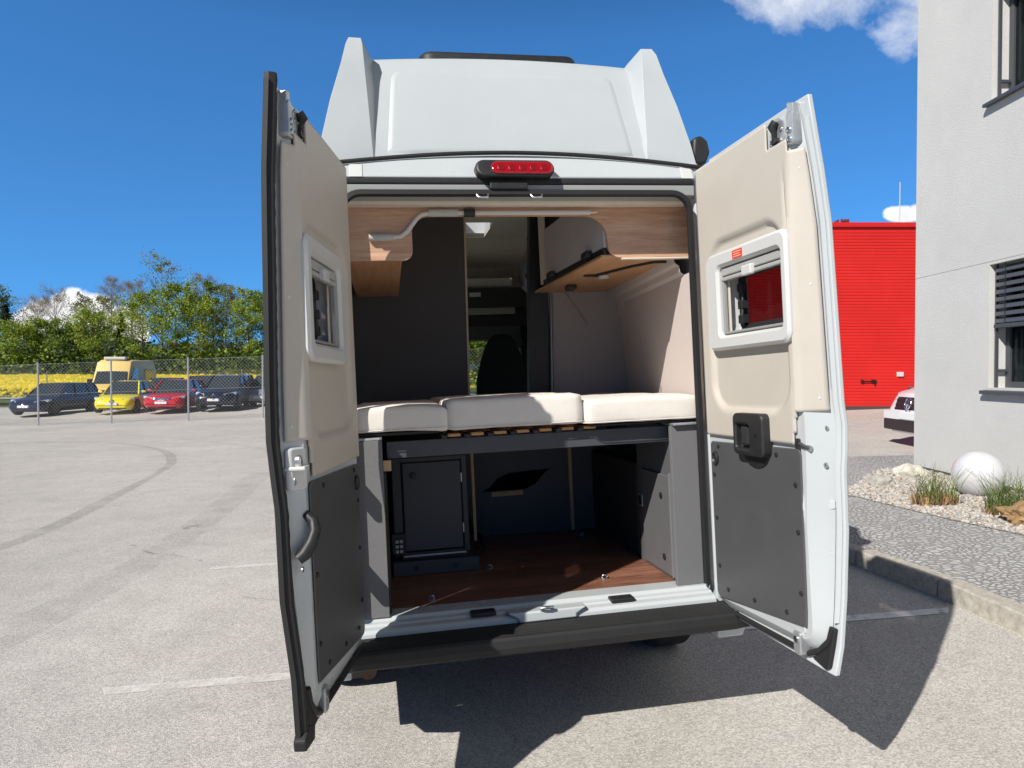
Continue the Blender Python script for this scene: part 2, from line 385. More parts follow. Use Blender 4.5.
def cobble_mat():
    m, nt, b = _pr('granite_cobbles'); L = nt.links.new
    tc = _n(nt, 'ShaderNodeTexCoord'); mp = _n(nt, 'ShaderNodeMapping'); mp.inputs['Scale'].default_value = (1, 1, 0); mp.inputs['Rotation'].default_value = (0, 0, .5); L(tc.outputs['Object'], mp.inputs[0])
    nw = _n(nt, 'ShaderNodeTexNoise', Scale=1.6, Detail=2.); L(mp.outputs[0], nw.inputs['Vector'])
    av = _n(nt, 'ShaderNodeMix', data_type='RGBA', blend_type='LINEAR_LIGHT'); av.inputs['Factor'].default_value = .20; L(mp.outputs[0], av.inputs[6]); L(nw.outputs['Color'], av.inputs[7])
    ve = _n(nt, 'ShaderNodeTexVoronoi', Scale=19., feature='DISTANCE_TO_EDGE', Randomness=.85); L(av.outputs[2], ve.inputs['Vector'])
    vc = _n(nt, 'ShaderNodeTexVoronoi', Scale=19., Randomness=.85); L(av.outputs[2], vc.inputs['Vector'])
    sv = _n(nt, 'ShaderNodeSeparateColor'); L(vc.outputs['Color'], sv.inputs[0])
    nz = _n(nt, 'ShaderNodeTexNoise', Scale=60., Detail=5., Roughness=.7); L(tc.outputs['Object'], nz.inputs['Vector'])
    jr = _n(nt, 'ShaderNodeMapRange'); L(ve.outputs['Distance'], jr.inputs['Value']); jr.inputs['From Min'].default_value = .0; jr.inputs['From Max'].default_value = .20
    stone = _n(nt, 'ShaderNodeValToRGB'); e = stone.color_ramp.elements; e[0].color = (.38, .38, .365, 1); e[1].color = (.46, .455, .435, 1); L(sv.outputs[0], stone.inputs['Fac'])
    mul = _n(nt, 'ShaderNodeMix', data_type='RGBA', blend_type='OVERLAY'); mul.inputs['Factor'].default_value = .7; L(stone.outputs[0], mul.inputs[6]); L(nz.outputs['Color'], mul.inputs[7])
    bw = _n(nt, 'ShaderNodeHueSaturation', Saturation=.25); L(mul.outputs[2], bw.inputs['Color'])
    mx = _n(nt, 'ShaderNodeMix', data_type='RGBA'); L(jr.outputs[0], mx.inputs['Factor']); mx.inputs[6].default_value = (.25, .245, .232, 1); L(bw.outputs[0], mx.inputs[7])
    L(mx.outputs[2], b.inputs['Base Color']); b.inputs['Roughness'].default_value = .85
    ad = _n(nt, 'ShaderNodeMath', operation='MULTIPLY_ADD'); L(nz.outputs['Fac'], ad.inputs[0]); ad.inputs[1].default_value = .5; L(jr.outputs[0], ad.inputs[2])
    bp = _n(nt, 'ShaderNodeBump', Strength=.9, Distance=.012); L(ad.outputs[0], bp.inputs['Height']); L(bp.outputs[0], b.inputs['Normal'])
    return m
COBBLE = cobble_mat()
KERB = mat('kerb_granite', (.40, .37, .32), .85, var=(24, .28), bump=(45, .5, .008))
KL = [(3.10, 1.2), (3.02, 2.6), (2.95, 4.0), (2.87, 4.72), (2.70, 5.5), (2.42, 6.5), (2.16, 7.6), (2.05, 9.0), (2.02, 11.0)]
def kerb():
    pts = []
    for (x0, y0), (x1, y1) in zip(KL, KL[1:]):
        n = max(1, round(math.hypot(x1 - x0, y1 - y0) / .8))
        pts += [(x0 + (x1 - x0) * k / n, y0 + (y1 - y0) * k / n) for k in range(n)]
    pts.append(KL[-1]); mb = MB()
    for (x0, y0), (x1, y1) in zip(pts, pts[1:]):
        d = V((x1 - x0, y1 - y0)).normalized(); n = V((d.y, -d.x)); g = .006; j = R_.uniform(-.006, .006)
        def ring(p):
            b = gz(p.x, p.y); q = p + n * .15
            return [(p.x, p.y, b - .05), (p.x + n.x * .008, p.y + n.y * .008, b + .115 + j), (p.x + n.x * .02, p.y + n.y * .02, b + .124 + j), (q.x, q.y, b + .124 + j), (q.x, q.y, b - .05)]
        a, c = V((x0, y0)) + d * g, V((x1, y1)) - d * g
        mid = (a + c) / 2
        mb.loft([ring(a), ring(mid), ring(c)])
    o = mb.build('kerb', KERB, bevel=.006, seg=2); return tag(o, kind='structure')
kerb()
sheet('granite_paving', [(x + .145, y) for x, y in KL] + [(6.5, 10.6), (12, 9.6), (12, -6), (3.3, -6)][:3] + [(3.25, 1.2)], .113, COBBLE)
GRAV0 = mat('gravel_base', (.34, .32, .29), .95, var=(25, .3), bump=(60, .8, .01))
GP = [(3.60, 7.86), (3.74, 7.62), (3.86, 7.1), (4.0, 6.5), (4.14, 6.05), (4.24, 5.78), (4.4, 5.2), (4.5, 4.2), (5.44, 4.2), (5.44, 9.45), (4.9, 9.35), (4.5, 8.9), (4.14, 8.35), (3.8, 8.05)]
sheet('gravel_bed', GP, .119, GRAV0)
def inpoly(x, y, P):
    c = False
    for (x0, y0), (x1, y1) in zip(P, P[1:] + P[:1]):
        if (y0 > y) != (y1 > y) and x < (x1 - x0) * (y - y0) / (y1 - y0) + x0: c = not c
    return c
def pebbles():
    mb = MB(); r = random.Random(3); n = 0
    ico = bmesh.new(); bmesh.ops.create_icosphere(ico, subdivisions=1, radius=1); iv = [v.co.copy() for v in ico.verts]; jf = [[v.index for v in f.verts] for f in ico.faces]; ico.free()
    while n < 6000:
        x, y = r.uniform(3.5, 5.42), r.uniform(5.0, 9.5)
        if not inpoly(x, y, GP): continue
        s = r.uniform(.009, .025) * (1.5 if r.random() < .06 else 1); a, b, c = s * r.uniform(.8, 1.3), s * r.uniform(.8, 1.2), s * r.uniform(.5, .8); rz = r.uniform(0, PI)
        ca, sa = math.cos(rz), math.sin(rz); z = gz(x, y) + .122 + c * .3; mb.m = r.choice((0, 0, 1, 2)); k = len(mb.v)
        for v in iv:
            j = r.uniform(.85, 1.15); X, Y = v.x * a * j, v.y * b * j; mb.v.append((x + X * ca - Y * sa, y + X * sa + Y * ca, z + v.z * c))
        for f in jf: mb.face([k + i for i in f])
        n += 1
    o = mb.build('gravel', [mat('pebble_pale', (.47, .43, .385), .8, var=(40, .15)), mat('pebble_tan', (.37, .31, .25), .8, var=(40, .2)), mat('pebble_grey', (.34, .335, .32), .8, var=(40, .2))], fix=False, smooth=60)
    tag(o, 'pale loose gravel filling the bed at the foot of the grey wall', 'gravel', kind='stuff')
pebbles()

# ------------------------------------------------------------------ things in the gravel bed
def blob(name, m, c, r, seed, amp=.25, fr=1.6, sub=4):
    bm = bmesh.new(); bmesh.ops.create_icosphere(bm, subdivisions=sub, radius=1)
    for v in bm.verts:
        k = 1 + amp * noise.noise(v.co * fr + V((seed, 0, 0))) + amp * .4 * noise.noise(v.co * fr * 3 + V((0, seed, 0)))
        v.co = V((v.co.x * r[0], v.co.y * r[1], v.co.z * r[2])) * k
    me = bpy.data.meshes.new(name); bm.to_mesh(me); bm.free(); me.materials.append(m)
    o = bpy.data.objects.new(name, me); COL.objects.link(o); o.location = c; shade(o, 45); return o
ROCKB = mat('brown_rock', (.30, .19, .09), .9, var=(9, .45), bump=(22, .9, .02))
ROCKG = mat('grey_rock', (.36, .35, .31), .9, var=(7, .3), bump=(24, .7, .015))
def bedz(x, y): return gz(x, y) + .119
tag(blob('rock', ROCKB, (4.50, 6.16, bedz(4.5, 6.16) + .07), (.17, .13, .115), 3, .5), 'rust brown jagged rock in the gravel in front of the right grass tuft', 'rock', 'rocks in the gravel bed')
tag(blob('rock', ROCKG, (4.34, 8.22, bedz(4.34, 8.22) + .04), (.15, .10, .085), 9), 'grey angular boulder at the far tip of the gravel bed', 'rock', 'rocks in the gravel bed')
tag(blob('rock', mat('pale_rock', (.56, .53, .45), .9, var=(7, .2), bump=(24, .6, .015)), (4.95, 8.72, bedz(4.95, 8.7) + .05), (.20, .13, .11), 21), 'pale cream boulder against the grey wall behind the left grass tuft', 'rock', 'rocks in the gravel bed')
LAMPW = mat('opal_white_globe', (.58, .58, .60), .25, coat=.3)
def globe():
    x, y = 4.98, 7.48; t = empty('globe_lamp', 'white opal globe garden lamp resting on the gravel by the grey wall', 'garden lamp', loc=(x, y, bedz(x, y)))
    mb = MB(); r = .25
    mb.lathe([(r * math.sin(a), r * .86 - r * math.cos(a)) for a in [PI * (.06 + .94 * k / 24) for k in range(24)]] + [(.001, r * 1.857)], lambda a, b, h: (a, b, h), 40)
    mb.build('globe', LAMPW, t, smooth=60)
    b = MB(); b.lathe([(.075, -.04), (.075, .03), (.065, .05)], lambda a, b, h: (a, b, h), 20); b.build('base_ring', BLACK, t, smooth=30)
globe()
BLADE = mat('grass_blade', (.10, .16, .035), .6, var=(3, .35), trans=.3)
BLADE2 = mat('grass_blade_pale', (.24, .27, .09), .6, var=(3, .3), trans=.3)
STUB2 = mat('pale_stubble', (.50, .36, .20), .9, var=(30, .3)); STUB3 = mat('dark_stubble', (.20, .12, .07), .9, var=(30, .3))
STUB = mat('dry_stubble', (.34, .20, .10), .9, var=(30, .4))
def tuft(x, y, rx, ry, h, nb, ns, seed, label):
    r = random.Random(seed); t = empty('ornamental_grass', label, 'grass tuft', 'grass tufts in the gravel bed', loc=(x, y, bedz(x, y)))
    s = MB()
    for _ in range(ns):
        a, d = r.uniform(0, 2 * PI), math.sqrt(r.random()); px, py = d * rx * math.cos(a), d * ry * math.sin(a); l = r.uniform(.07, .13); w = r.uniform(.004, .008)
        k = V((r.gauss(0, .28), r.gauss(0, .28), 1)) * l * r.uniform(.6, 1.25); u = V((math.cos(a * 3), math.sin(a * 3), 0)) * w
        s.face(s.ring([V((px, py, 0)) - u, V((px, py, 0)) + u, V((px, py, 0)) + k + u * .25, V((px, py, 0)) + k - u * .25])); s.m = r.choice((0, 0, 1, 2))
    s.build('stubble', [STUB, STUB2, STUB3], t, fix=False)
    b = MB()
    for _ in range(nb):
        a, d = r.uniform(0, 2 * PI), math.sqrt(r.random()); p = V((d * rx * math.cos(a), d * ry * math.sin(a), .03)); H = h * r.uniform(.45, 1.1); lean = V((r.gauss(0, .45), r.gauss(0, .45), 0))
        w = r.uniform(.003, .0065); az = r.uniform(0, PI); u = V((math.cos(az), math.sin(az), 0)); b.m = r.choice((0, 0, 1)); prev = None
        for k in range(5):
            q = k / 4; c = p + lean * H * q * q + V((0, 0, H * q * (1 - .25 * q * lean.length))); ww = w * (1 - .85 * q)
            cur = b.ring([c - u * ww, c + u * ww])
            if prev: b.face((prev[0], prev[1], cur[1], cur[0]))
            prev = cur
    b.build('blade', [BLADE, BLADE2], t, fix=False)
tuft(4.26, 7.05, .22, .12, .44, 150, 650, 1, 'left grass tuft with cut brown stubble and few green blades, left of the white globe')
tuft(4.60, 6.50, .18, .15, .44, 220, 300, 2, 'fuller green grass tuft standing just behind the rust brown rock')

# ------------------------------------------------------------------ grey building on the right
STUCCO = mat('grey_render', (.57, .565, .54), .9, var=(.9, .05), bump=(60, .5, .012))
FRAMEG = mat('window_frame_grey', (.075, .08, .09), .45, .2)
SLATG = mat('blind_slat_grey', (.11, .115, .13), .4, .4)
WGLASS = glass('window_glass', (.55, .60, .60), .35)
CURT = mat('grey_curtain', (.30, .31, .32), .9, var=(3, .1))
BX = 5.45
def building():
    t = empty('office_building', 'light grey rendered building corner with dark framed windows above the gravel bed', 'building', loc=(BX, 9.5, gz(BX, 9.5)))
    ox, oy, oz = t.location
    def S(mb): mb.v = [(x - ox, y - oy, z - oz) for x, y, z in mb.v]; return mb
    mb = MB(); mb.box(BX, 14, -4, 9.5, .2, 9.5)
    w = S(mb).build('wall', STUCCO, t)
    wins = [(6.55, 8.03, 1.47, 2.87), (6.55, 8.03, 4.74, 6.2), (2.6, 4.1, 1.47, 2.87), (2.6, 4.1, 4.74, 6.2)]
    cs = [S(MB().box(BX - .2, BX + .75, a, b, c, d)) for a, b, c, d in wins]
    cut(w, cs)
    j = MB(); j.box(BX - .003, BX + .01, -3.9, 9.49, 2.905, 2.913); S(j).build('render_joint', mat('joint_line', (.47, .47, .46), .9), t)
    for k, (a, b, c, d) in enumerate(wins):
        fx = BX + .19                                                  # frame plane inside the reveal
        f = MB()
        for y0, y1, z0, z1 in ((a, a + .07, c, d), (b - .07, b, c, d), (a + .07, b - .07, c, c + .07), (a + .07, b - .07, d - .07, d), ((a + b) / 2 - .04, (a + b) / 2 + .04, c + .07, d - .07)):
            f.box(fx, fx + .07, y0 + .001, y1 - .001, z0 + .001, z1 - .001)
        fr = S(f).build('window', FRAMEG, t, bevel=.006)
        g = MB(); g.box(fx + .03, fx + .036, a + .06, b - .06, c + .06, d - .06); S(g).build('pane', WGLASS, fr)
        cu = MB(); n = 60; A = [(a + .02 + (b - a - .04) * i / n, fx + .16 + .02 * math.sin(i * 1.1)) for i in range(n + 1)]
        lo = [cu.vert((x, y, c)) for y, x in A]; hi = [cu.vert((x, y, d)) for y, x in A]
        for i in range(n): cu.face((lo[i], lo[i + 1], hi[i + 1], hi[i]))
        S(cu).build('curtain', CURT, fr, smooth=80, fix=False)
        s = MB(); s.prism([(BX - .07, c - .075), (BX - .07, c - .035), (BX + .18, c - .002), (BX + .18, c - .04)], lambda p, q, e: (p, e, q), a - .05, b + .055); S(s).build('sill', FRAMEG, t, bevel=.004)
        for y in (b - .035, a + .035): l = MB(); l.box(BX + .05, BX + .075, y - .012, y + .012, c, d - .002); S(l).build('blind_rail', FRAMEG, t)
        l = MB(); l.box(BX + .0755, BX + .19, b - .05, b - .02, c + .18, c + .21); S(l).build('rail_bracket', FRAMEG, t)
        if k % 2 == 0:
            bl = MB(); zb = c + .72
            z = zb
            while z < d - .06:
                bl.prism([(BX + .03, z + .012), (BX + .05, z + .055), (BX + .09, z + .072), (BX + .094, z + .068), (BX + .056, z + .05), (BX + .036, z + .008)], lambda p, q, e: (p, e, q), a + .05, b - .05); z += .082
            blo = S(bl).build('blind', SLATG, t, smooth=30)
            br = MB(); br.box(BX + .025, BX + .10, a + .04, b - .04, zb - .045, zb); S(br).build('bottom_rail', FRAMEG, blo, bevel=.006)
            for y in (b - .22, a + .22): sc_ = MB(); sc_.box(BX + .024, BX + .028, y - .004, y + .004, zb, d); S(sc_).build('blind_tape', BLACK, blo)
        else:
            bl = MB(); bl.box(BX + .03, BX + .11, a + .05, b - .05, d - .22, d - .003); S(bl).build('blind', SLATG, t)
    p = MB(); p.box(BX - .012, BX + .02, -3.9, 9.49, .25, gz(BX, 9) + .15); S(p).build('plinth_strip', mat('plinth_dark', (.06, .06, .06), .8), t)
building()

# ------------------------------------------------------------------ red hall behind
def red_mat():
    m, nt, b = _pr('red_corrugated_metal'); L = nt.links.new
    tc = _n(nt, 'ShaderNodeTexCoord'); nz = _n(nt, 'ShaderNodeTexNoise', Scale=.8, Detail=4.); L(tc.outputs['Object'], nz.inputs['Vector'])
    r = _n(nt, 'ShaderNodeValToRGB'); e = r.color_ramp.elements; e[0].position = .3; e[0].color = (.58, .016, .012, 1); e[1].position = .7; e[1].color = (.66, .020, .014, 1)
    L(nz.outputs['Fac'], r.inputs['Fac']); L(r.outputs[0], b.inputs['Base Color']); b.inputs['Roughness'].default_value = .5
    return m
REDM = red_mat()
def hall():
    y0 = 21.5; x0, x1 = 3.2, 20; t = empty('red_hall', 'bright red flat roofed hall clad in horizontal ribbed metal', 'building', loc=(x0, y0, gz(x0, y0)))
    ox, oy, oz = t.location
    mb = MB(); prof = []; z = .2
    while z < 6.05:                                                    # corrugation: every rib a real step
        prof += [(0, z), (0, z + .06), (.012, z + .072), (.012, z + .085)]; z += .095
    rows = [[mb.vert((x - ox, y0 + d - oy, z - oz)) for d, z in prof] for x in (x0, x1)]
    for i in range(len(prof) - 1): mb.face((rows[0][i], rows[1][i], rows[1][i + 1], rows[0][i + 1]))
    mb.box(0, x1 - x0, .03, 12, -.3, 6.05 - oz)
    mb.build('wall', REDM, t, fix=False)
    c = MB(); c.box(-.08, x1 - x0 + .08, -.07, 12.1, 6.06 - oz, 6.21 - oz); c.build('roof_edge', mat('red_trim', (.60, .017, .014), .45), t, bevel=.02)
    b = MB(); b.box(10.1 - ox, x1 - ox, -.03, .02, .1, .56 - oz + .04); b.build('base_strip', mat('dark_base', (.06, .05, .05), .8), t)
    h = MB(); hx, hz = 10.9 - ox, 1.36 - oz
    h.box(hx - .20, hx + .12, -.06, -.045, hz - .02, hz + .02); h.box(hx - .22, hx - .14, -.05, 0, hz - .05, hz + .05); h.box(hx + .1, hx + .25, -.05, 0, hz - .035, hz + .05); h.box(hx + .19, hx + .215, -.06, 0, hz - .11, hz + .04)
    h.build('handle', mat('handle_dark', (.05, .03, .03), .4, .6), t, bevel=.008)
    s = MB(); s.box(11.78 - ox, 11.98 - ox, -.05, 0, 1.51 - oz, 1.65 - oz); s.build('white_box', WPLAS, t, bevel=.01)
    q = MB(); q.box(12.1 - ox, 12.5 - ox, -.05, 0, 1.15 - oz, 1.2 - oz); q.build('lock_bar', STEEL, t)
    g = MB(); r = random.Random(4)
    for k in range(14):
        x = r.uniform(9.4, 10.4) - ox; g.box(x - .03, x + .03, .1, .16, 6.2 - oz, 6.2 + r.uniform(.05, .16) - oz)
    g.build('roof_stub', mat('rust_stub', (.16, .03, .03), .8), t)
    m = MB(); m.tube([(33.0, 60, gz(20, 40)), (33.0, 60, 12), (33.03, 60, 17.8)], [.06, .05, .035], 6)
    tag(m.build('antenna_mast', GALV), 'thin pale antenna mast rising above the red hall roof', 'antenna')
hall()

# ------------------------------------------------------------------ the camper van
YAW, PIT, ROL = .1740, -.0270, -.0425
VM = Matrix.Translation((.18903, 3.06327, .04057)) @ Matrix.Rotation(YAW, 4, 'Z') @ Matrix.Rotation(PIT, 4, 'X') @ Matrix.Rotation(ROL, 4, 'Y')
VAN = empty('camper_van', 'white high roofed camper van with both rear doors wide open, showing bed and garage', 'camper van', mw=VM)
XC = -.03
def bodyhw(z): return lerp_table([(.30, .94), (.45, 1.0), (.7, 1.02), (1.2, 1.025), (1.6, 1.0), (2.1, .945), (2.4, .90), (2.56, .86)], z)
def van_body():
    # side walls as hollow shells, from the rear frame to the bonnet
    zs = [.34, .45, .7, 1.2, 1.6, 2.1, 2.4, 2.56]
    for s in (-1, 1):
        mb = MB()
        for_y = [.02, .2, 1.4, 2.8, 4.2]
        outer = [[mb.vert((XC + s * bodyhw(z), y + (.03 * max(0, z - 1.2) if y < .1 else 0), z)) for z in zs] for y in for_y]
        inner = [[mb.vert((XC + s * (bodyhw(z) - .045), y + (.03 * max(0, z - 1.2) if y < .1 else 0), z)) for z in zs] for y in for_y]
        for a, b in zip(outer, outer[1:]):
            for i in range(len(zs) - 1): mb.face((a[i], b[i], b[i + 1], a[i + 1]))
        for a, b in zip(inner, inner[1:]):
            for i in range(len(zs) - 1): mb.face((a[i], a[i + 1], b[i + 1], b[i]))
        for i in range(len(zs) - 1):
            mb.face((outer[0][i], outer[0][i + 1], inner[0][i + 1], inner[0][i])); mb.face((outer[-1][i], inner[-1][i], inner[-1][i + 1], outer[-1][i + 1]))
        for k in (0, -1):
            for j in range(len(for_y) - 1): mb.face((outer[j][k], outer[j + 1][k], inner[j + 1][k], inner[j][k]))
        sb = mb.build('side_body', WHITE, VAN)
        if s < 0: cut(sb, [MB().box(-1.3, -.5, 1.6, 3.3, 1.48, 2.18)]); pw = MB(); pw.prism([(1.56, 1.44), (3.34, 1.44), (3.34, 2.22), (1.56, 2.22)], lambda a, b, d: (XC - bodyhw(b) - d, a, b), -.012, -.004); pw.build('side_window', WSCREEN, VAN)  # unseen left window, added so sun bounces up to the ceiling
        if s > 0: cut(sb, [MB().box(.5, 1.2, 2.35, 3.35, 1.28, 1.88)]); pw = MB(); pw.box(.985, .995, 2.33, 3.37, 1.26, 1.90); pw.build('side_window', WSCREEN, VAN)  # unseen right window, added to let daylight into the passage
        bv = sb.modifiers.new('b', 'BEVEL'); bv.width = .012; bv.segments = 2; bv.limit_method = 'ANGLE'; bv.angle_limit = math.radians(32); shade(sb, 35)
        mb = MB(); mb.loft([[(XC + s * (bodyhw(z) - .002), .022 + .03 * max(0, z - 1.2), z), (XC + s * .83, .022 + .03 * max(0, z - 1.2), z), (XC + s * .83, .12, z), (XC + s * (bodyhw(z) - .002), .12, z)] for z in zs])
        mb.build('rear_pillar', WHITE, VAN, bevel=.008, smooth=35); mb = MB()
        # cab side with sloping screen pillar
        pr = [(4.2, .34), (5.82, .36), (5.95, .55), (5.93, .95), (5.80, 1.10), (5.05, 1.30), (4.30, 2.20), (4.2, 2.56)]
        mb.prism(pr, lambda a, b, d: (XC + s * d, a, b), .90, .985)
        cs = mb.build('cab_side', WHITE, VAN); cut(cs, [MB().prism([(4.27, 1.32), (4.90, 1.32), (4.30, 2.02), (4.27, 2.02)], lambda a, b, d: (XC + s * d, a, b), .8, 1.1)]); shade(cs, 35)
        w = MB(); w.prism([(4.25, 1.30), (4.92, 1.30), (4.28, 2.05), (4.25, 2.05)], lambda a, b, d: (XC + s * d, a, b), .975, .989); w.build('side_window', WSCREEN, VAN)
        # moulding along the flank
        t = MB(); t.prism(rrect(.25, 4.15, .62, .78, .03), lambda a, b, d: (XC + s * d, a, b), 1.015, 1.035); t.build('side_moulding', BUMPM, VAN, bevel=.006)
    # nose
    n = MB(); n.loft([[(XC - .90, y, z0), (XC + .90, y, z0), (XC + .90, y, z1), (XC + .45, y, z1 + .03), (XC - .45, y, z1 + .03), (XC - .90, y, z1)] for y, z0, z1 in ((5.06, .5, 1.27), (5.5, .5, 1.20), (5.80, .5, 1.06), (5.90, .6, .92))]); n.build('bonnet', WHITE, VAN, bevel=.02, smooth=40)
    fb = MB(); fb.box(XC - .93, XC + .93, 5.86, 6.02, .34, .72); fb.build('front_bumper', BUMPM, VAN, bevel=.04, seg=3)
    for s in (-1, 1):
        h = MB(); h.box(XC + s * .62 - .16, XC + s * .62 + .16, 5.84, 5.93, .82, 1.05); h.build('headlight', WPLAS, VAN, bevel=.02)
    ws = MB(); ws.prism([(5.02, 1.33), (5.035, 1.345), (4.305, 2.215), (4.29, 2.20)], lambda a, b, d: (d, a, b), XC - .90, XC + .90); ws.build('windscreen', WSCREEN, VAN)
    # floor pan under everything
    f = MB(); f.box(XC - .84, XC + .84, .14, 5.8, .36, .57); f.box(XC - .5, XC + .5, .3, 4.8, .28, .36); f.build('underbody', DARKI, VAN)
    # header above the rear opening, with the arched roof line
    arc = lambda x: 2.597 - .055 * ((x - XC + .0) / .78) ** 2
    xs = [-.815 + 1.63 * k / 20 - .01 for k in range(21)]
    pl = [(x, 2.476) for x in (xs[0], xs[-1])] + [(x, arc(x)) for x in xs[::-1]]
    hd = MB(); hd.loft([[(x, .035 + (z - 2.476) * .45, z) for x, z in pl], [(x, .22, z) for x, z in pl]]); hd.build('rear_header', WHITE, VAN, bevel=.012, seg=3, smooth=40)
    js = MB(); js.tube([(x, .078 - .022 * abs((x - XC) / .8) ** 4, arc(x) + .006) for x in [-.90, -.86] + xs + [.82, .86]], .0095, 8); js.build('roof_joint_seal', RUBBER, VAN, smooth=60)
    for x in (-.775, .735):
        tb = MB(); tb.loft([[(x, .031 + (z - 2.476) * .45, z), (x + .055, .031 + (z - 2.476) * .45, z), (x + .055, .09, z), (x, .09, z)] for z in (2.478, arc(x) - .006)]); tb.build('joint_cover', WPLAS, VAN, bevel=.002)
    # layers under the header: black lip, grey steel flange, black loop seal, lock striker
    lip = MB(); lip.box(-.835, .79, .03, .07, 2.446, 2.474); lip.build('header_lip_seal', RUBBER, VAN, bevel=.008)
    fl = MB(); fl.box(-.83, .79, .032, .19, 2.398, 2.4455); fl.build('header_flange', mat('flange_grey', (.30, .32, .31), .5), VAN, bevel=.004)
    ls = MB(); P = rrect(-.815, .758, .585, 2.405, .085, 8)
    prof = [(-.016, .0), (-.010, .014), (.008, .016), (.018, .004), (.012, -.014), (-.008, -.016)]
    rings = []
    for i, (x, z) in enumerate(P):
        a, b = V(P[i - 1]), V(P[(i + 1) % len(P)]); t = (b - a).normalized(); nn = V((t.y, -t.x))
        rings.append([(x + nn.x * e, .025 + d, z + nn.y * e) for e, d in prof])
    k0 = next(i for i, (x, z) in enumerate(P) if x > 0 and z > .70); k1 = max(i for i, (x, z) in enumerate(P) if x < 0 and z > .70)
    lo = lambda r, z: [(x, y, z) for x, y, _ in r]
    ls.loft([lo(rings[k0], .60)] + rings[k0:k1 + 1] + [lo(rings[k1], .60)])
    ls.build('door_seal', RUBBER, VAN, smooth=50)
    st = MB(); st.box(-.175, -.005, .0, .05, 2.418, 2.45); st.build('lock_plate', BLACK, VAN, bevel=.006)
    for x in (-.21, .03):
        k = MB(); k.tube([(x - .025, .0, 2.392), (x - .022, -.01, 2.378), (x + .022, -.01, 2.378), (x + .025, 0, 2.392)], .006, 8); k.build('striker', STEEL, VAN, smooth=50)
    # third brake light
    hb = MB(); hb.prism(rrect(-.236, .117, 2.467, 2.549, .040, 8), lambda a, b, d: (a, d + (b - 2.476) * .35, b), -.022, .07); br = hb.build('brake_light', BLACK, VAN, bevel=.012, seg=3, smooth=40)
    ln = MB(); ln.prism(rrect(-.168, .108, 2.478, 2.537, .029, 8), lambda a, b, d: (a, d + (b - 2.476) * .35, b), -.032, -.01); ln.build('lens', RED, br, bevel=.008, seg=3, smooth=40)
    for k in range(5):
        x = -.125 + k * .048; c = MB(); c.prism(rrect(x - .016, x + .016, 2.492, 2.523, .012, 4), lambda a, b, d: (a, d + (b - 2.476) * .35, b), -.0345, -.028); c.build('light_cell', REDD, br, bevel=.002)
    # sill and step bumper
    sl = MB(); sp = [(.16, .562), (.16, .584), (.055, .584), (.045, .570), (.020, .568), (.010, .560), (-.020, .556), (-.034, .545), (-.036, .525), (.03, .50)]
    sl.prism(sp, lambda a, b, d: (d, a, b), -.815, .775); sill = sl.build('load_sill', WHITE, VAN, bevel=.004)
    lp = MB(); lp.prism([(-.19, .575), (-.145, .548), (-.145, .530), (.115, .530), (.115, .548), (.16, .575)], lambda a, b, d: (a, d, b), -.050, .02); lp.build('lock_recess', WHITE, sill, bevel=.008, seg=3, smooth=30)
    sk = MB(); sk.tube([(-.045, -.045, .578), (-.045, -.062, .590), (-.02, -.066, .592), (.005, -.062, .590), (.005, -.045, .578)], .007, 8); sk.build('striker', STEEL, sill, smooth=50)
    for x in (-.29, .34):
        k = MB(); k.box(x - .055, x + .055, -.01, .05, .562, .580); k.build('cable_cover', BLACK, sill, bevel=.006)
    bp = MB(); pf = [(.02, .42), (.02, .508)] + [q for k in range(7) for q in ((-.03 - k * .021, .530), (-.042 - k * .021, .530), (-.044 - k * .021, .527), (-.049 - k * .021, .527))] + [(-.185, .533), (-.20, .531), (-.208, .52), (-.212, .49), (-.205, .465), (-.19, .455), (-.05, .43)]
    bp.loft([[(x, a + e, b) for a, b in pf] for x, e in ((-1.04, .16), (-.98, .03), (-.86, 0), (.78, 0), (.92, .03), (.98, .16))]); bp.build('step_bumper', BUMPM, VAN, bevel=.004)
    # mud flaps / tail lights on the D pillars
    for s in (-1, 1):
        tl = MB(); tl.prism(rrect(.86, .985, 1.05, 1.62, .04), lambda a, b, d: (XC + s * a, d, b), -.012, .03); tl.build('tail_light', RED, VAN, bevel=.012, smooth=40)
    aw = MB(); aw.loft([[(x, y, z) for x, z in ((.83, 2.57), (.90, 2.575), (.925, 2.63), (.915, 2.69), (.88, 2.715), (.84, 2.70))] for y in (.12, .14, 4.2)]); aw.build('awning_cassette', BLACK, VAN, bevel=.015, seg=3, smooth=40)
van_body()

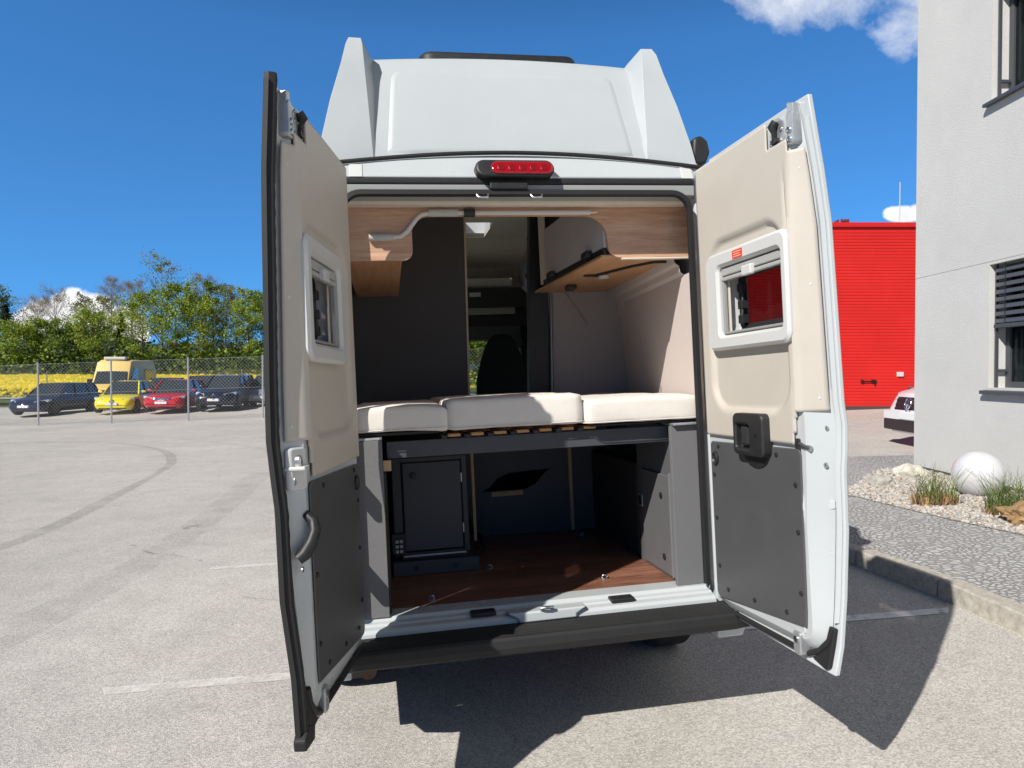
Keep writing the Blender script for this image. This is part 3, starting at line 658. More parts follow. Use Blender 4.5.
def high_roof():
    # main shell: rear face leans forward, recessed between two fins
    mb = MB()
    secs = []
    for y, zt, k in ((None, 0, 0),):
        pass
    base_z = 2.545
    rows = [(.095, 4.35, base_z, -.90, .83), (.14, 4.40, 2.70, -.87, .80), (.235, 4.25, 2.98, -.76, .69), (.275, 4.1, 3.07, -.70, .63), (.31, 4.0, 3.110, -.66, .595), (.36, 3.9, 3.125, -.61, .55)]
    def ring(y0, y1, z, x0, x1):
        r = []
        n = 10
        for i in range(n + 1): x = x0 + (x1 - x0) * i / n; u = (x - (x0 + x1) / 2) / ((x1 - x0) / 2); r.append((x, y0, z + (.022 * (1 - u * u) if z > 3 else 0)))
        for i in range(1, 7): r.append((x1, y0 + (y1 - y0) * i / 6, z + (.03 * i / 6 if z > 3 else 0)))
        for i in range(1, n + 1): x = x1 + (x0 - x1) * i / n; u = (x - (x0 + x1) / 2) / ((x1 - x0) / 2); r.append((x, y1, z + (.03 + .022 * (1 - u * u) if z > 3 else 0)))
        for i in range(1, 6): r.append((x0, y1 + (y0 - y1) * i / 6, z + (.03 * (6 - i) / 6 if z > 3 else 0)))
        return r
    mb.loft([ring(*a) for a in rows], caps=False)
    bm = bmesh.new(); ed = []
    for loop in ([V(q) for q in ring(*rows[-1])], [V((-.02, 2.72, 3.165)), V((.27, 2.72, 3.165)), V((.27, 3.34, 3.168)), V((-.02, 3.34, 3.168))], [V((-.62, 1.96, 3.16)), V((-.12, 1.96, 3.16)), V((-.12, 2.52, 3.162)), V((-.62, 2.52, 3.162))]):
        vs = [bm.verts.new(q) for q in loop]; ed += [bm.edges.new((vs[i - 1], vs[i])) for i in range(len(vs))]
    bmesh.ops.triangle_fill(bm, use_beauty=True, edges=ed, normal=(0, 0, 1)); bm.verts.index_update()
    k = len(mb.v); mb.v += [tuple(v.co) for v in bm.verts]
    for f in bm.faces: mb.face([k + v.index for v in f.verts])
    bm.free()
    # fins
    for s in (-1, 1):
        X = lambda d: (d if s < 0 else -.075 - d)
        F = [(2.545, -.908, -.668, -.600, .062, .075, .17, 1.6, -.905), (2.66, -.890, -.674, -.606, .080, .09, .20, 1.55, -.885), (2.85, -.845, -.683, -.618, .110, .12, .26, 1.4, -.84), (3.02, -.795, -.692, -.630, .140, .148, .31, 1.2, -.79),
             (3.118, -.770, -.697, -.640, .155, .160, .33, 1.1, -.77), (3.158, -.757, -.703, -.668, .180, .183, .30, 1.0, -.756)]
        mb.loft([[(X(xo), y0 + .02, z), (X(xi), y1 + .02, z), (X(xf), y2, z - (.03 if z > 3 else 0)), (X(xf), y3, z - (.02 if z > 3 else 0)), (X(xb), y3, z - (.02 if z > 3 else 0))] for z, xo, xi, xf, y0, y1, y2, y3, xb in F])
    o = mb.build('high_roof', ROOFW, VAN)
    # embossed panel on the rear face
    b = o.modifiers.new('bevel', 'BEVEL'); b.width = .034; b.segments = 5; b.limit_method = 'ANGLE'; b.angle_limit = math.radians(30); shade(o, 50)
    def rp(a, z, d): y = lerp_table([(2.545, .095), (2.70, .14), (2.98, .235), (3.07, .275)], z); return (a, y - d, z)
    e = MB(); P = [(-.622, 2.592), (.545, 2.592)] + [(.445 + .06 * math.cos(t), 2.985 + .07 * math.sin(t)) for t in [PI / 2 * k / 6 for k in range(7)]] + [(-.53 + .06 * math.cos(t), 2.985 + .07 * math.sin(t)) for t in [PI / 2 + PI / 2 * k / 6 for k in range(7)]]
    Q = [(x, z) for x, z in P]; sub = []
    for i, p in enumerate(Q):
        q = Q[(i + 1) % len(Q)]; n = 8 if math.hypot(q[0] - p[0], q[1] - p[1]) > .2 else 1
        sub += [(p[0] + (q[0] - p[0]) * k / n, p[1] + (q[1] - p[1]) * k / n) for k in range(n)]
    r0, r1 = e.ring([rp(x, z, -.01) for x, z in sub]), None
    ins = inset2(sub, .022); r1 = e.ring([rp(x, z, .006) for x, z in ins]); e.bridge(r0, r1)
    # fill the raised field with a fan of strips so that it follows the curve
    ins2 = inset2(sub, .04); r2 = e.ring([rp(x, z, .007) for x, z in ins2]); e.bridge(r1, r2); e.face(r2)
    e.build('raised_rear_panel', ROOFW, VAN, smooth=60)
    k = MB(); k.prism(rrect(-.40, .52, .90, 1.9, .08), lambda a, b_, d: (a, b_, d), 3.15, 3.455)
    k.build('roof_air_unit', BLACK, VAN, bevel=.03, seg=3, smooth=40)
    sky = MB()
    for x0, x1, y0, y1 in ((-.06, -.02, 2.68, 3.38), (.27, .31, 2.68, 3.38), (-.02, .27, 2.68, 2.72), (-.02, .27, 3.34, 3.38)): sky.box(x0, x1, y0, y1, 2.93, 3.20)
    sk = sky.build('skylight', WPLAS, VAN)
    sky = MB()  # second skylight, out of view, added to brighten the interior
    for x0, x1, y0, y1 in ((-.66, -.62, 1.92, 2.56), (-.12, -.08, 1.92, 2.56), (-.62, -.12, 1.92, 1.96), (-.62, -.12, 2.52, 2.56)): sky.box(x0, x1, y0, y1, 2.93, 3.20)
    s2 = sky.build('skylight', WPLAS, VAN); p = MB(); p.box(-.62, -.12, 1.96, 2.52, 3.172, 3.18); p.build('pane', MATS.get('skylight_pane') or glass('skylight_pane', (.9, .92, .95), .06), s2)
    p = MB(); p.box(-.02, .27, 2.72, 3.34, 3.172, 3.18); p.build('pane', MATS['skylight_pane'], sk)
high_roof()

def ground_local(x, y):
    P = VM @ V((x, y, 0)); q = V((P.x, P.y, gz(P.x, P.y))); return (VM.inverted() @ q).z
def wheel(parent, name, c, r, w, outw, mt=TYRE, spokes=0):
    """axis along local x; outw = +1/-1 tells which way the rim faces"""
    b = MB(); pr = [(r * .66, -w / 2 + .01), (r * .9, -w / 2), (r * .985, -w / 2 + .02), (r, -w / 2 + .045), (r, w / 2 - .045), (r * .985, w / 2 - .02), (r * .9, w / 2), (r * .66, w / 2 - .01)]
    b.lathe(pr, lambda a, e, h: (c[0] + h, c[1] + a, c[2] + e), 40, caps=True)
    o = b.build(name, mt, parent, smooth=45)
    m = MB(); d = [(r * .66, outw * (w / 2 - .012)), (r * .60, outw * (w / 2 - .03)), (r * .30, outw * (w / 2 - .04)), (r * .2, outw * (w / 2 - .015)), (.001, outw * (w / 2 - .012))]
    m.lathe(d, lambda a, e, h: (c[0] + h, c[1] + a, c[2] + e), 28, caps=False); m.build('rim', RIM, o, smooth=40)
    return o
for s in (-1, 1):
    for y in (.93, 5.0):
        x = XC + s * .885; wheel(VAN, 'wheel', (x, y, ground_local(x, y) + .335), .34, .225, s)
tw = MB(); tw.tube([(-.80, .90, .33), (.74, .90, .33)], .05, 10); tw.build('rear_axle', DARKI, VAN, smooth=60)
sp = MB(); sp.box(.60, .80, .50, .62, .245, .285); sp.build('spring_bracket', STEEL, VAN, bevel=.01)
ms = MB(); ms.tube([(-.79, .05, .36), (-.79, .4, .34)], .035, 12); ms.build('tail_pipe', mat('rusty_pipe', (.12, .075, .05), .8, .3, var=(30, .3)), VAN, smooth=60)

# --- rear doors ---------------------------------------------------------------
NO = [(.50, .0), (.60, -.025), (.76, -.045), (1.0, -.065), (1.2, -.067), (1.28, -.076), (1.37, -.080), (1.44, -.071), (1.8, -.062), (2.07, -.055), (2.25, -.036), (2.51, 0.)]
NOL = [(.50, .006), (.70, .0), (.94, -.024), (1.21, -.026), (1.30, -.034), (1.42, -.043), (1.6, -.040), (1.85, -.032), (2.06, -.026), (2.24, -.020), (2.39, -.009), (2.52, .0)]
def no(z): return lerp_table(NO, z)
DW, DZ0, DZ1 = .834, .503, 2.512
def rear_door(side):
    no = lambda z: lerp_table(NO if side > 0 else NOL, z)
    A = 1.7515 if side < 0 else 1.606
    D = V((-side * math.cos(A), -math.sin(A), 0)); X = D * (-side)
    d = bpy.data.objects.new('rear_door', None); COL.objects.link(d); d.parent = VAN; d.location = (-.805 if side < 0 else .782, 0, 0); d.rotation_euler = (0, 0, math.atan2(X.y, X.x))
    S = -side                                                         # local x = S * u
    NI = .024                                   # inner face
    U0 = .13
    W0, W1 = (.275, .755) if side < 0 else (.160, .755)
    I0, I1 = (.345, .70) if side < 0 else (.262, .712)
    P = lambda u, n, z: (S * u, n, z)
    rows = [DZ0, .55, .60, .68, .76, .88, 1.0, 1.1, 1.2, 1.28, 1.37, 1.44, 1.6, 1.8, 1.95, 2.07, 2.16, 2.25, 2.38, DZ1]
    sk = MB(); sk.loft([[P(U0, no(z), z), P(.30, no(z), z), P(.79, no(z), z), P(DW, no(z) - .004, z), P(DW, no(z) - .022, z), P(.5, no(z) - .03, z), P(U0, no(z) - .022, z)] for z in rows])
    win = MB(); win.prism(rrect(*((.347, .698) if side < 0 else (.264, .71)), 1.715, 2.015, .06, 6), lambda a, b, e: P(a, e, b), -.3, .3)
    skin = sk.build('door_skin', WHITE, d, fix=True); cut(skin, [win]); bm_ = skin.modifiers.new('b', 'BEVEL'); bm_.width = .004; bm_.segments = 2; bm_.limit_method = 'ANGLE'; shade(skin, 35)
    # a box with sloping flanks standing on the skin
    def dense(Q, step=.07):
        o = []
        for i, p in enumerate(Q):
            q = Q[(i + 1) % len(Q)]; n = max(1, int(math.hypot(q[0] - p[0], q[1] - p[1]) / step)); o += [(p[0] + (q[0] - p[0]) * k / n, p[1] + (q[1] - p[1]) * k / n) for k in range(n)]
        return o
    def plate(Q, nb, nt, ins, mb=None, lift=.003):
        mb = mb or MB(); Q = dense(Q); T = inset2(Q, ins)
        if nb is not None: T = [(.07 if q[0] < .13 else t[0], t[1]) for q, t in zip(Q, T)]; Q = [(max(q[0], .135), q[1]) for q in Q]
        a = mb.ring([P(u, (no(z) + nb) if nb is not None else nt - .004, z) for u, z in Q]); b = mb.ring([P(u, nt, z) for u, z in T]); mb.bridge(a, b); mb.face(b); mb.face(a[::-1]); return mb
    def arcq(cx, cz, r, a0, a1, n=6): return [(cx + r * math.cos(a0 + (a1 - a0) * k / n), cz + r * math.sin(a0 + (a1 - a0) * k / n)) for k in range(n + 1)]
    ih, iz0 = (.06, .532)
    inner_out = arcq(ih + .05, iz0 + .05, .05, PI, PI * 1.5) + arcq(.80 - .10, iz0 + .02 + .10, .10, -PI / 2, 0) + [(.795, 1.0), (.805, 1.16), (.812, 1.36), (.80, 1.5), (.80, 2.2), (.79, 2.49)] + [(ih, 2.49)]
    wb = plate(inner_out, .004, NI, .040)
    body = wb.build('inner_frame', WHITE, d); cut(body, [win, MB().prism(rrect(.125, .728, 1.39, 2.145, .13, 6), lambda a, b, e: P(a, e, b), NI - .022, NI + .1)]); b2 = body.modifiers.new('b', 'BEVEL'); b2.width = .010; b2.segments = 3; b2.limit_method = 'ANGLE'; b2.angle_limit = math.radians(25); shade(body, 40)
    # cream upper lining wrapped over the free flank, notch at its lower free corner
    tr = [(.072, 1.292), (.715, 1.312), (.722, 1.33), (.735, 1.405), (.812, 1.412), (.806, 1.55), (.803, 2.0), (.800, 2.20), (.792, 2.33), (.76, 2.335), (.755, 2.475), (.66, 2.48), (.64, 2.395), (.60, 2.44), (.58, 2.478), (.072, 2.478)]
    tb = MB(); Q = dense(tr, .06)
    def topu(u): return min(u, .757)
    a = tb.ring([P(u, (NI + .001) if u <= .757 else (NI + .001) + (no(z) + .014 - NI) * (u - .757) / .043, z) for u, z in Q])
    # lining: a thin shell over face and flank, with a pressed recess round the window
    trim = MB()
    grid_z = sorted({1.30, 1.36, 1.41, 1.46, 1.52, 1.58, 1.64, 1.70, 1.76, 1.82, 1.88, 1.94, 2.0, 2.06, 2.10, 2.14, 2.18, 2.22, 2.26, 2.30, 2.335, 2.38, 2.43, 2.478})
    us = [.072 + k * .0325 for k in range(21)] + [.735, .745, .752, .757, .765, .775, .785, .795, .803]
    us = sorted(u for u in us)
    def sdrr(u, z, x0, x1, z0, z1, r):
        dx = abs(u - (x0 + x1) / 2) - (x1 - x0) / 2 + r; dz = abs(z - (z0 + z1) / 2) - (z1 - z0) / 2 + r
        return math.hypot(max(dx, 0), max(dz, 0)) + min(max(dx, dz), 0) - r
    def height(u, z):
        if u <= .757:
            h = NI + .007
            sd = sdrr(u, z, .135, .715, 1.40, 2.135, .13)
            t = max(0, min(1, (-sd) / .022)); h -= .019 * t * t * (3 - 2 * t)
            k0 = .030 * max(0, z - 1.9) ** 1.5; k1 = min(1, max(0, (2.32 - z) / .12)); h += (.007 * math.exp(-((u - .748 + k0) / .006) ** 2) - .007 * math.exp(-((u - .733 + k0) / .006) ** 2)) * k1
            h -= .006 * math.exp(-((z - 2.30) / .03) ** 2) * 0
            return h
        f = (u - .757) / .046; return NI + .007 + (no(z) + .012 - NI) * f
    fine_z = [1.296 + (2.478 - 1.296) * k / 110 for k in range(111)]; fine_u = [.072 + (.757 - .072) * k / 72 for k in range(73)] + [.765, .775, .785, .795, .803]
    idx = {}
    def inside(u, z):
        if u > .757: return 1.41 <= z <= 2.335
        if u > .722 and z < 1.41: return u < .722 + (z - 1.33) * .17 if z > 1.33 else False
        if z > 2.385 and u > .635: return False
        if z < 1.30: return u < .71
        # window opening is covered by the frame
        return not (I0 + .03 < u < I1 - .03 and 1.74 < z < 1.99)
    for j in range(len(fine_z) - 1):
        for i in range(len(fine_u) - 1):
            if inside((fine_u[i] + fine_u[i + 1]) / 2, (fine_z[j] + fine_z[j + 1]) / 2):
                q = []
                for ii, jj in ((i, j), (i + 1, j), (i + 1, j + 1), (i, j + 1)):
                    if (ii, jj) not in idx: idx[(ii, jj)] = trim.vert(P(fine_u[ii], height(fine_u[ii], fine_z[jj]), fine_z[jj]))
                    q.append(idx[(ii, jj)])
                trim.face(q if S > 0 else q[::-1])
    to = trim.build('door_lining', CREAM, d, fix=False)
    so_ = to.modifiers.new('s', 'SOLIDIFY'); so_.thickness = .006; so_.offset = -1 if True else 1
    shade(to, 60)
    for u, z in ((.10, 2.2), (.10, 1.75), (.10, 1.34), (.22, 2.44), (.40, 2.445), (.56, 2.43), (.69, 1.335), (.42, 1.325), (.781, 2.27), (.785, 1.86), (.788, 1.46)):
        b = MB(); h = height(u, z); b.lathe([(.009, -.004), (.009, .002), (.006, .005), (.001, .006)], lambda x, y, k: P(u + x, h + k, z + y), 12); b.build('trim_clip', WPLAS, d, smooth=40)
    # grey lower board with black plugs
    lp = plate(arcq(.115, .605, .03, PI, PI * 1.5, 4) + [(.735, .640), (.740, .70), (.745, 1.0), (.748, 1.25)] + arcq(.728, 1.262, .02, 0, PI / 2, 4) + [(.10, 1.268)] + [(.085, 1.255)], None, NI + .008, .004)
    lo = lp.build('lower_panel', GREYP, d, bevel=.002)
    for u, z in ((.16, 1.248), (.115, 1.12), (.12, .93), (.125, .72), (.19, .63), (.40, .645), (.62, .665), (.715, .76), (.715, .98), (.712, 1.15), (.60, 1.25)):
        b = MB(); b.lathe([(.009, 0), (.009, .004), (.006, .006), (.001, .006)], lambda x, y, k: P(u + x, NI + .008 + k, z + y), 12); b.build('plug', BLACK, lo, smooth=40)
    b = MB(); b.lathe([(.03, 0), (.03, .008), (.024, .012), (.018, .004), (.001, .004)], lambda x, y, k: P(.135 + x * .8, NI + .008 + k, 1.195 + y), 20); b.build('finger_pull', BLACK, lo, smooth=40)
    # window: deep white frame, blind cassette, outer pane
    fo, fi = rrect(W0, W1, 1.662, 2.072, .045, 6), rrect(I0, I1, 1.722, 2.008, .02, 6)
    fm = MB(); n1 = NI + .034
    r = [fm.ring([P(u, NI - .012, z) for u, z in fo]), fm.ring([P(u, n1 - .01, z) for u, z in fo]), fm.ring([P(u, n1, z) for u, z in inset2(fo, .012)]), fm.ring([P(u, n1, z) for u, z in inset2(fi, -.012)]), fm.ring([P(u, n1 - .012, z) for u, z in fi]), fm.ring([P(u, NI - .015, z) for u, z in fi])]
    for p, q in zip(r, r[1:]): fm.bridge(p, q)
    fr = fm.build('window_frame', WPLAS, d, smooth=30)
    tn = MB(); f2 = rrect(I0 + .006, I1 - .006, 1.728, 2.002, .05, 6)
    ra = [tn.ring([P(u, NI - .012, z) for u, z in rrect(I0 + .001, I1 - .001, 1.723, 2.007, .02, 6)]), tn.ring([P(u, -.055, z) for u, z in f2]), tn.ring([P(u, -.055, z) for u, z in inset2(f2, .03)])]
    tn.bridge(ra[0], ra[1]); tn.bridge(ra[1], ra[2]); tn.build('window_tunnel', WPLAS, fr, fix=False, smooth=30)
    gs = MB(); g1 = inset2(f2, .018)
    ra = [gs.ring([P(u, -.05, z) for u, z in inset2(f2, .005)]), gs.ring([P(u, -.03, z) for u, z in inset2(f2, .012)]), gs.ring([P(u, -.05, z) for u, z in inset2(f2, .04)])]
    gs.bridge(ra[0], ra[1]); gs.bridge(ra[1], ra[2]); gs.build('rubber_gasket', RUBBER, fr, fix=False, smooth=40)
    pn = MB(); pn.prism(rrect(I0 - .01, I1 + .01, 1.715, 2.015, .06, 6), lambda a_, b_, e: P(a_, e, b_), -.085, -.072); pn.build('pane', PANE, fr)
    bc = MB()
    bc.box(*sorted((S * (I0 + .006), S * (I1 - .006))), NI - .004, NI + .016, 1.972, 2.004); bc.box(*sorted((S * (I0 + .006), S * (I1 - .006))), NI - .002, NI + .02, 1.950, 1.966)
    cas = bc.build('blind_cassette', mat('cassette_grey', (.38, .38, .37), .5), fr, bevel=.004)
    hd = MB(); hd.box(*sorted((S * (I0 + I1) / 2 - .035, S * (I0 + I1) / 2 + .035)), NI + .012, NI + .034, 1.944, 1.985); hd.build('blind_catch', WPLAS, fr, bevel=.006)
    gd = MB()
    gd.box(*sorted((S * (I0 + .006), S * (I0 + .02))), NI, NI + .016, 1.73, 1.95); gd.box(*sorted((S * (I1 - .02), S * (I1 - .006))), NI, NI + .016, 1.73, 1.95); gd.box(*sorted((S * (I0 + .02), S * (I1 - .02))), NI, NI + .016, 1.728, 1.738)
    gd.build('blind_guide', mat('guide_grey', (.30, .30, .30), .45), fr, bevel=.003)
    arm = MB()
    for z0, z1 in ((1.80, 1.90), ): arm.tube([P(I0 + .045, -.03, z0 - .04), P(I0 + .055, -.02, z0), P(I0 + .045, -.035, z1 + .03)], .007, 8)
    for z in (1.77, 1.83, 1.90): arm.box(*sorted((S * (I0 + .03), S * (I0 + .063))), -.045, -.015, z, z + .035)
    arm.tube([P(I0 + .065, -.045, 1.76), P(I1 - .04, -.045, 1.75)], .006, 8)
    arm.build('window_stay', BLACK, fr, bevel=.003)
    if side > 0:
        k = MB(); k.prism(rrect(.395, .470, 2.022, 2.056, .004, 2), lambda a_, b_, e: P(a_, e, b_), n1 - .002, n1 + .0015); stk = k.build('warning_sticker', STICK, fr)
        k = MB()
        for q in range(3): k.box(*sorted((S * .405, S * (.462 - .01 * (q % 2)))), n1 + .0018, n1 + .0024, 2.028 + q * .009, 2.031 + q * .009)
        k.build('sticker_print', mat('pale_print', (.85, .5, .42), .6), stk)
        # dark grab handle
        h = MB(); h.prism(rrect(.355, .572, 1.235, 1.402, .025, 5), lambda a_, b_, e: P(a_, e, b_), NI, NI + .048); ho = h.build('inner_handle', BLACK, d)
        cut(ho, [MB().prism(rrect(.375, .475, 1.262, 1.358, .012, 4), lambda a_, b_, e: P(a_, e, b_), NI + .012, NI + .2)]); bb = ho.modifiers.new('b', 'BEVEL'); bb.width = .009; bb.segments = 3; bb.limit_method = 'ANGLE'; shade(ho, 40)
        h = MB(); h.prism(rrect(.392, .445, 1.272, 1.352, .01, 4), lambda a_, b_, e: P(a_, e, b_), NI + .010, NI + .034); h.build('pull_lever', mat('lever_black', (.03, .03, .031), .4), ho, bevel=.008)
        h = MB(); h.lathe([(.10, 0), (.10, .006), (.09, .01), (.001, .01)], lambda x, y, k: P(.465 + x, NI + .008 + k, 1.262 + y * .75), 30); h.build('handle_base', BLACK, ho, smooth=40)
        h = MB(); h.lathe([(.007, 0), (.007, .003), (.001, .003)], lambda x, y, k: P(.525 + x, NI + .048 + k, 1.318 + y), 12); h.build('screw', mat('deep_black', (.004, .004, .004), .6), ho)
        h = MB(); h.prism(rrect(.585, .70, 1.33, 1.385, .012, 4), lambda a_, b_, e: P(a_, e, b_), NI + .004, NI + .0095); h.build('blank_cover', CREAM, d, bevel=.002)
        # latch pin at the free edge
        k = MB(); k.box(*sorted((S * .712, S * .742)), -.02, NI + .006, 1.262, 1.318); ko = k.build('latch', BLACK, d, bevel=.006)
        k = MB(); k.tube([P(.735, NI - .004, 1.298), P(.765, NI - .006, 1.288), P(.785, NI - .010, 1.285)], [.012, .012, .009], 12); k.build('latch_pin', STEEL, ko, smooth=50)
        k = MB(); k.tube([P(.716, NI + .001, .62), P(.728, NI + .001, .80), P(.736, NI + .001, 1.00), P(.744, NI + .001, 1.08), P(.735, NI + .001, 1.14), P(.732, NI + .001, 1.25)], .005, 8); k.build('pressed_rib', WHITE, d, smooth=60)
        k = MB(); k.prism(rrect(.765, .802, 1.07, 1.10, .004, 2), lambda a_, b_, e: P(a_, no(b_) + .055 - (a_ - .765) * 1.35 + e, b_), 0, .004); k.build('blank_plate', WHITE, d, bevel=.002)
        for u, z in ((.770, 1.352), (.796, 1.354), (.796, 1.225)):
            k = MB(); k.lathe([(.010, 0), (.010, .005), (.006, .008), (.001, .008)], lambda x, y, q: P(u + x, no(z) + .045 - (u - .785) * .9 + q, z + y), 12); k.build('screw', STEEL, d, smooth=40)
    else:
        # white lock on the free flank and a black strap handle
        k = MB(); k.prism(rrect(.762, .812, 1.262, 1.395, .012, 4), lambda a_, b_, e: P(a_, NI - .004 + (a_ - .762) * -.75 + e, b_), -.008, .012); ko = k.build('latch', WPLAS, d, bevel=.006, smooth=40)
        k = MB(); k.lathe([(.022, 0), (.022, .012), (.014, .018), (.001, .018)], lambda x, y, q: P(.785 + x * .7, NI - .02 + q, 1.35 + y), 18); k.build('lock_cylinder', STEEL, ko, smooth=40)
        k = MB(); k.box(*sorted((S * .768, S * .815)), NI - .05, NI + .016, 1.325, 1.337); k.build('lock_tongue', WPLAS, ko, bevel=.004)
        k = MB(); k.lathe([(.02, 0), (.02, .012), (.01, .016), (.001, .016)], lambda x, y, q: P(.792 + x * .7, NI - .034 + q, 1.29 + y), 18); k.build('lock_cylinder', STEEL, ko, smooth=40)
        k = MB(); k.tube([P(.812, no(1.06) + .030, 1.055), P(.803, no(1.07) + .048, 1.068), P(.788, NI + .018, 1.10), P(.775, NI + .026, 1.135), P(.768, NI + .018, 1.165), P(.764, NI - .005, 1.185)], [.018, .021, .020, .019, .018, .014], 12); k.build('strap_handle', BLACK, d, smooth=60)
        for z in (1.02, ):
            k = MB(); k.lathe([(.009, 0), (.009, .005), (.001, .006)], lambda x, y, q: P(.797 + x, no(z) + .035 + q, z + y), 12); k.build('screw', STEEL, d, smooth=40)
    # hinge arm and upper latch at the free top corner
    k = MB(); k.prism(rrect(.752, .790, 2.355, 2.475, .016, 5), lambda a_, b_, e: P(a_, e, b_), NI - .03, NI + .008); k.prism([(.752, 2.455), (.790, 2.455), (.788, 2.500), (.754, 2.512)], lambda a_, b_, e: P(a_, e, b_), NI - .034, NI + .003); hk = k.build('upper_stay', GALV, d, bevel=.004)
    for z in (2.375, 2.408):
        k = MB(); k.lathe([(.011, 0), (.011, .006), (.005, .008), (.005, .004), (.001, .004)], lambda x, y, q: P(.771 + x, NI + .008 + q, z + y), 14); k.build('bolt', STEEL, hk, smooth=40)
    k = MB(); k.prism([(.640, 2.40), (.675, 2.365), (.728, 2.362), (.74, 2.40), (.74, 2.45), (.70, 2.478), (.66, 2.478)], lambda a_, b_, e: P(a_, e, b_), NI - .002, NI + .006); pk = k.build('latch_plate', GALV, d, bevel=.003)
    k = MB(); k.tube([P(.700, NI + .012, 2.462), P(.690, NI + .022, 2.445), P(.692, NI + .016, 2.425), P(.688, NI + .014, 2.395)], [.016, .017, .010, .008], 10)
    k.box(*sorted((S * .672, S * .71)), NI + .004, NI + .02, 2.388, 2.402); k.build('upper_latch', BLACK, pk, smooth=50)
    for u, z in ((.665, 2.418), (.722, 2.43), (.715, 2.392), (.665, 2.395)):
        k = MB(); k.lathe([(.007, 0), (.007, .004), (.001, .005)], lambda x, y, q: P(u + x, NI + .006 + q, z + y), 10); k.build('screw', STEEL, pk, smooth=40)
    # rubber along the foot, corner block, striker plate
    k = MB(); path = [(.07, .524), (.3, .526), (.60, .532), (.70, .537), (.755, .565), (.795, .61), (.808, .66)]
    k.tube([P(u, no(z) + .012, z) for u, z in path], .011, 8); k.build('foot_seal', RUBBER, d, smooth=60)
    k = MB(); k.prism([(.72, .530), (.80, .515), (.816, .525), (.822, .66), (.800, .66), (.785, .585), (.75, .552)], lambda a_, b_, e: P(a_, no(b_) + e, b_), -.001, .014); k.build('corner_block', RUBBER, d, bevel=.004)
    k = MB(); k.prism(rrect(.655, .700, .528, .612, .012, 4), lambda a_, b_, e: P(a_, NI - .01 + e, b_), -.02, .022); kp = k.build('lower_catch', GALV, d, bevel=.005)
    k = MB(); k.lathe([(.012, 0), (.012, .005), (.001, .006)], lambda x, y, q: P(.678 + x, NI + .012 + q, .585 + y), 12); k.build('screw', STEEL, kp, smooth=40)
    # hinges bridging to the pillar
    for z in (.86, 1.22, 2.12):
        k = MB(); k.box(*sorted((S * -.01, S * .12)), no(z) - .045, no(z) - .018, z - .045, z + .045); k.build('hinge', WHITE, d, bevel=.01)
    if side < 0:                                                      # ribbed weather strip along the free edge
        k = MB(); zz = [DZ0 - .006] + [DZ0 + (DZ1 - DZ0) * i / 70 for i in range(71)] + [DZ1 + .022]
        k.loft([[P(DW - .014, no(z) + .001, z), P(DW - .006, no(z) + .013 + (.002 if i % 2 else 0), z), P(DW + .004, no(z) + .010, z), P(DW + .011, no(z) - .006, z), P(DW + .009, no(z) - .022, z), P(DW - .004, no(z) - .024, z)] for i, z in enumerate(zz)]); k.build('edge_seal', RUBBER, d, smooth=30)
        k = MB()
        k.loft([[P(DW + .013, no(z) - .006, z), P(DW + .018, no(z) - .004, z), P(DW + .018, no(z) - .020, z), P(DW + .013, no(z) - .022, z)] for z in zz[1:-1]]); k.build('edge_lip', RUBBER, d)
        k = MB(); k.prism([(.77, DZ0 - .018), (.86, DZ0 - .012), (.862, DZ0 + .02), (.82, DZ0 + .05), (.76, DZ0 + .03)], lambda a_, b_, e: P(a_, e, b_), -.02, .02); k.build('seal_end', RUBBER, d, bevel=.006)
    else:                                                             # white stepped flange with a rebate
        k = MB(); k.loft([[P(.806, no(z) - .001, z), P(.812, no(z) + .012, z), P(.818, no(z) + .012, z), P(.824, no(z) - .001, z)] for z in [.68 + (2.44 - .68) * i / 60 for i in range(61)]]); k.build('flange_rib', WHITE, d, smooth=40)
    return d
rear_door(-1); rear_door(1)

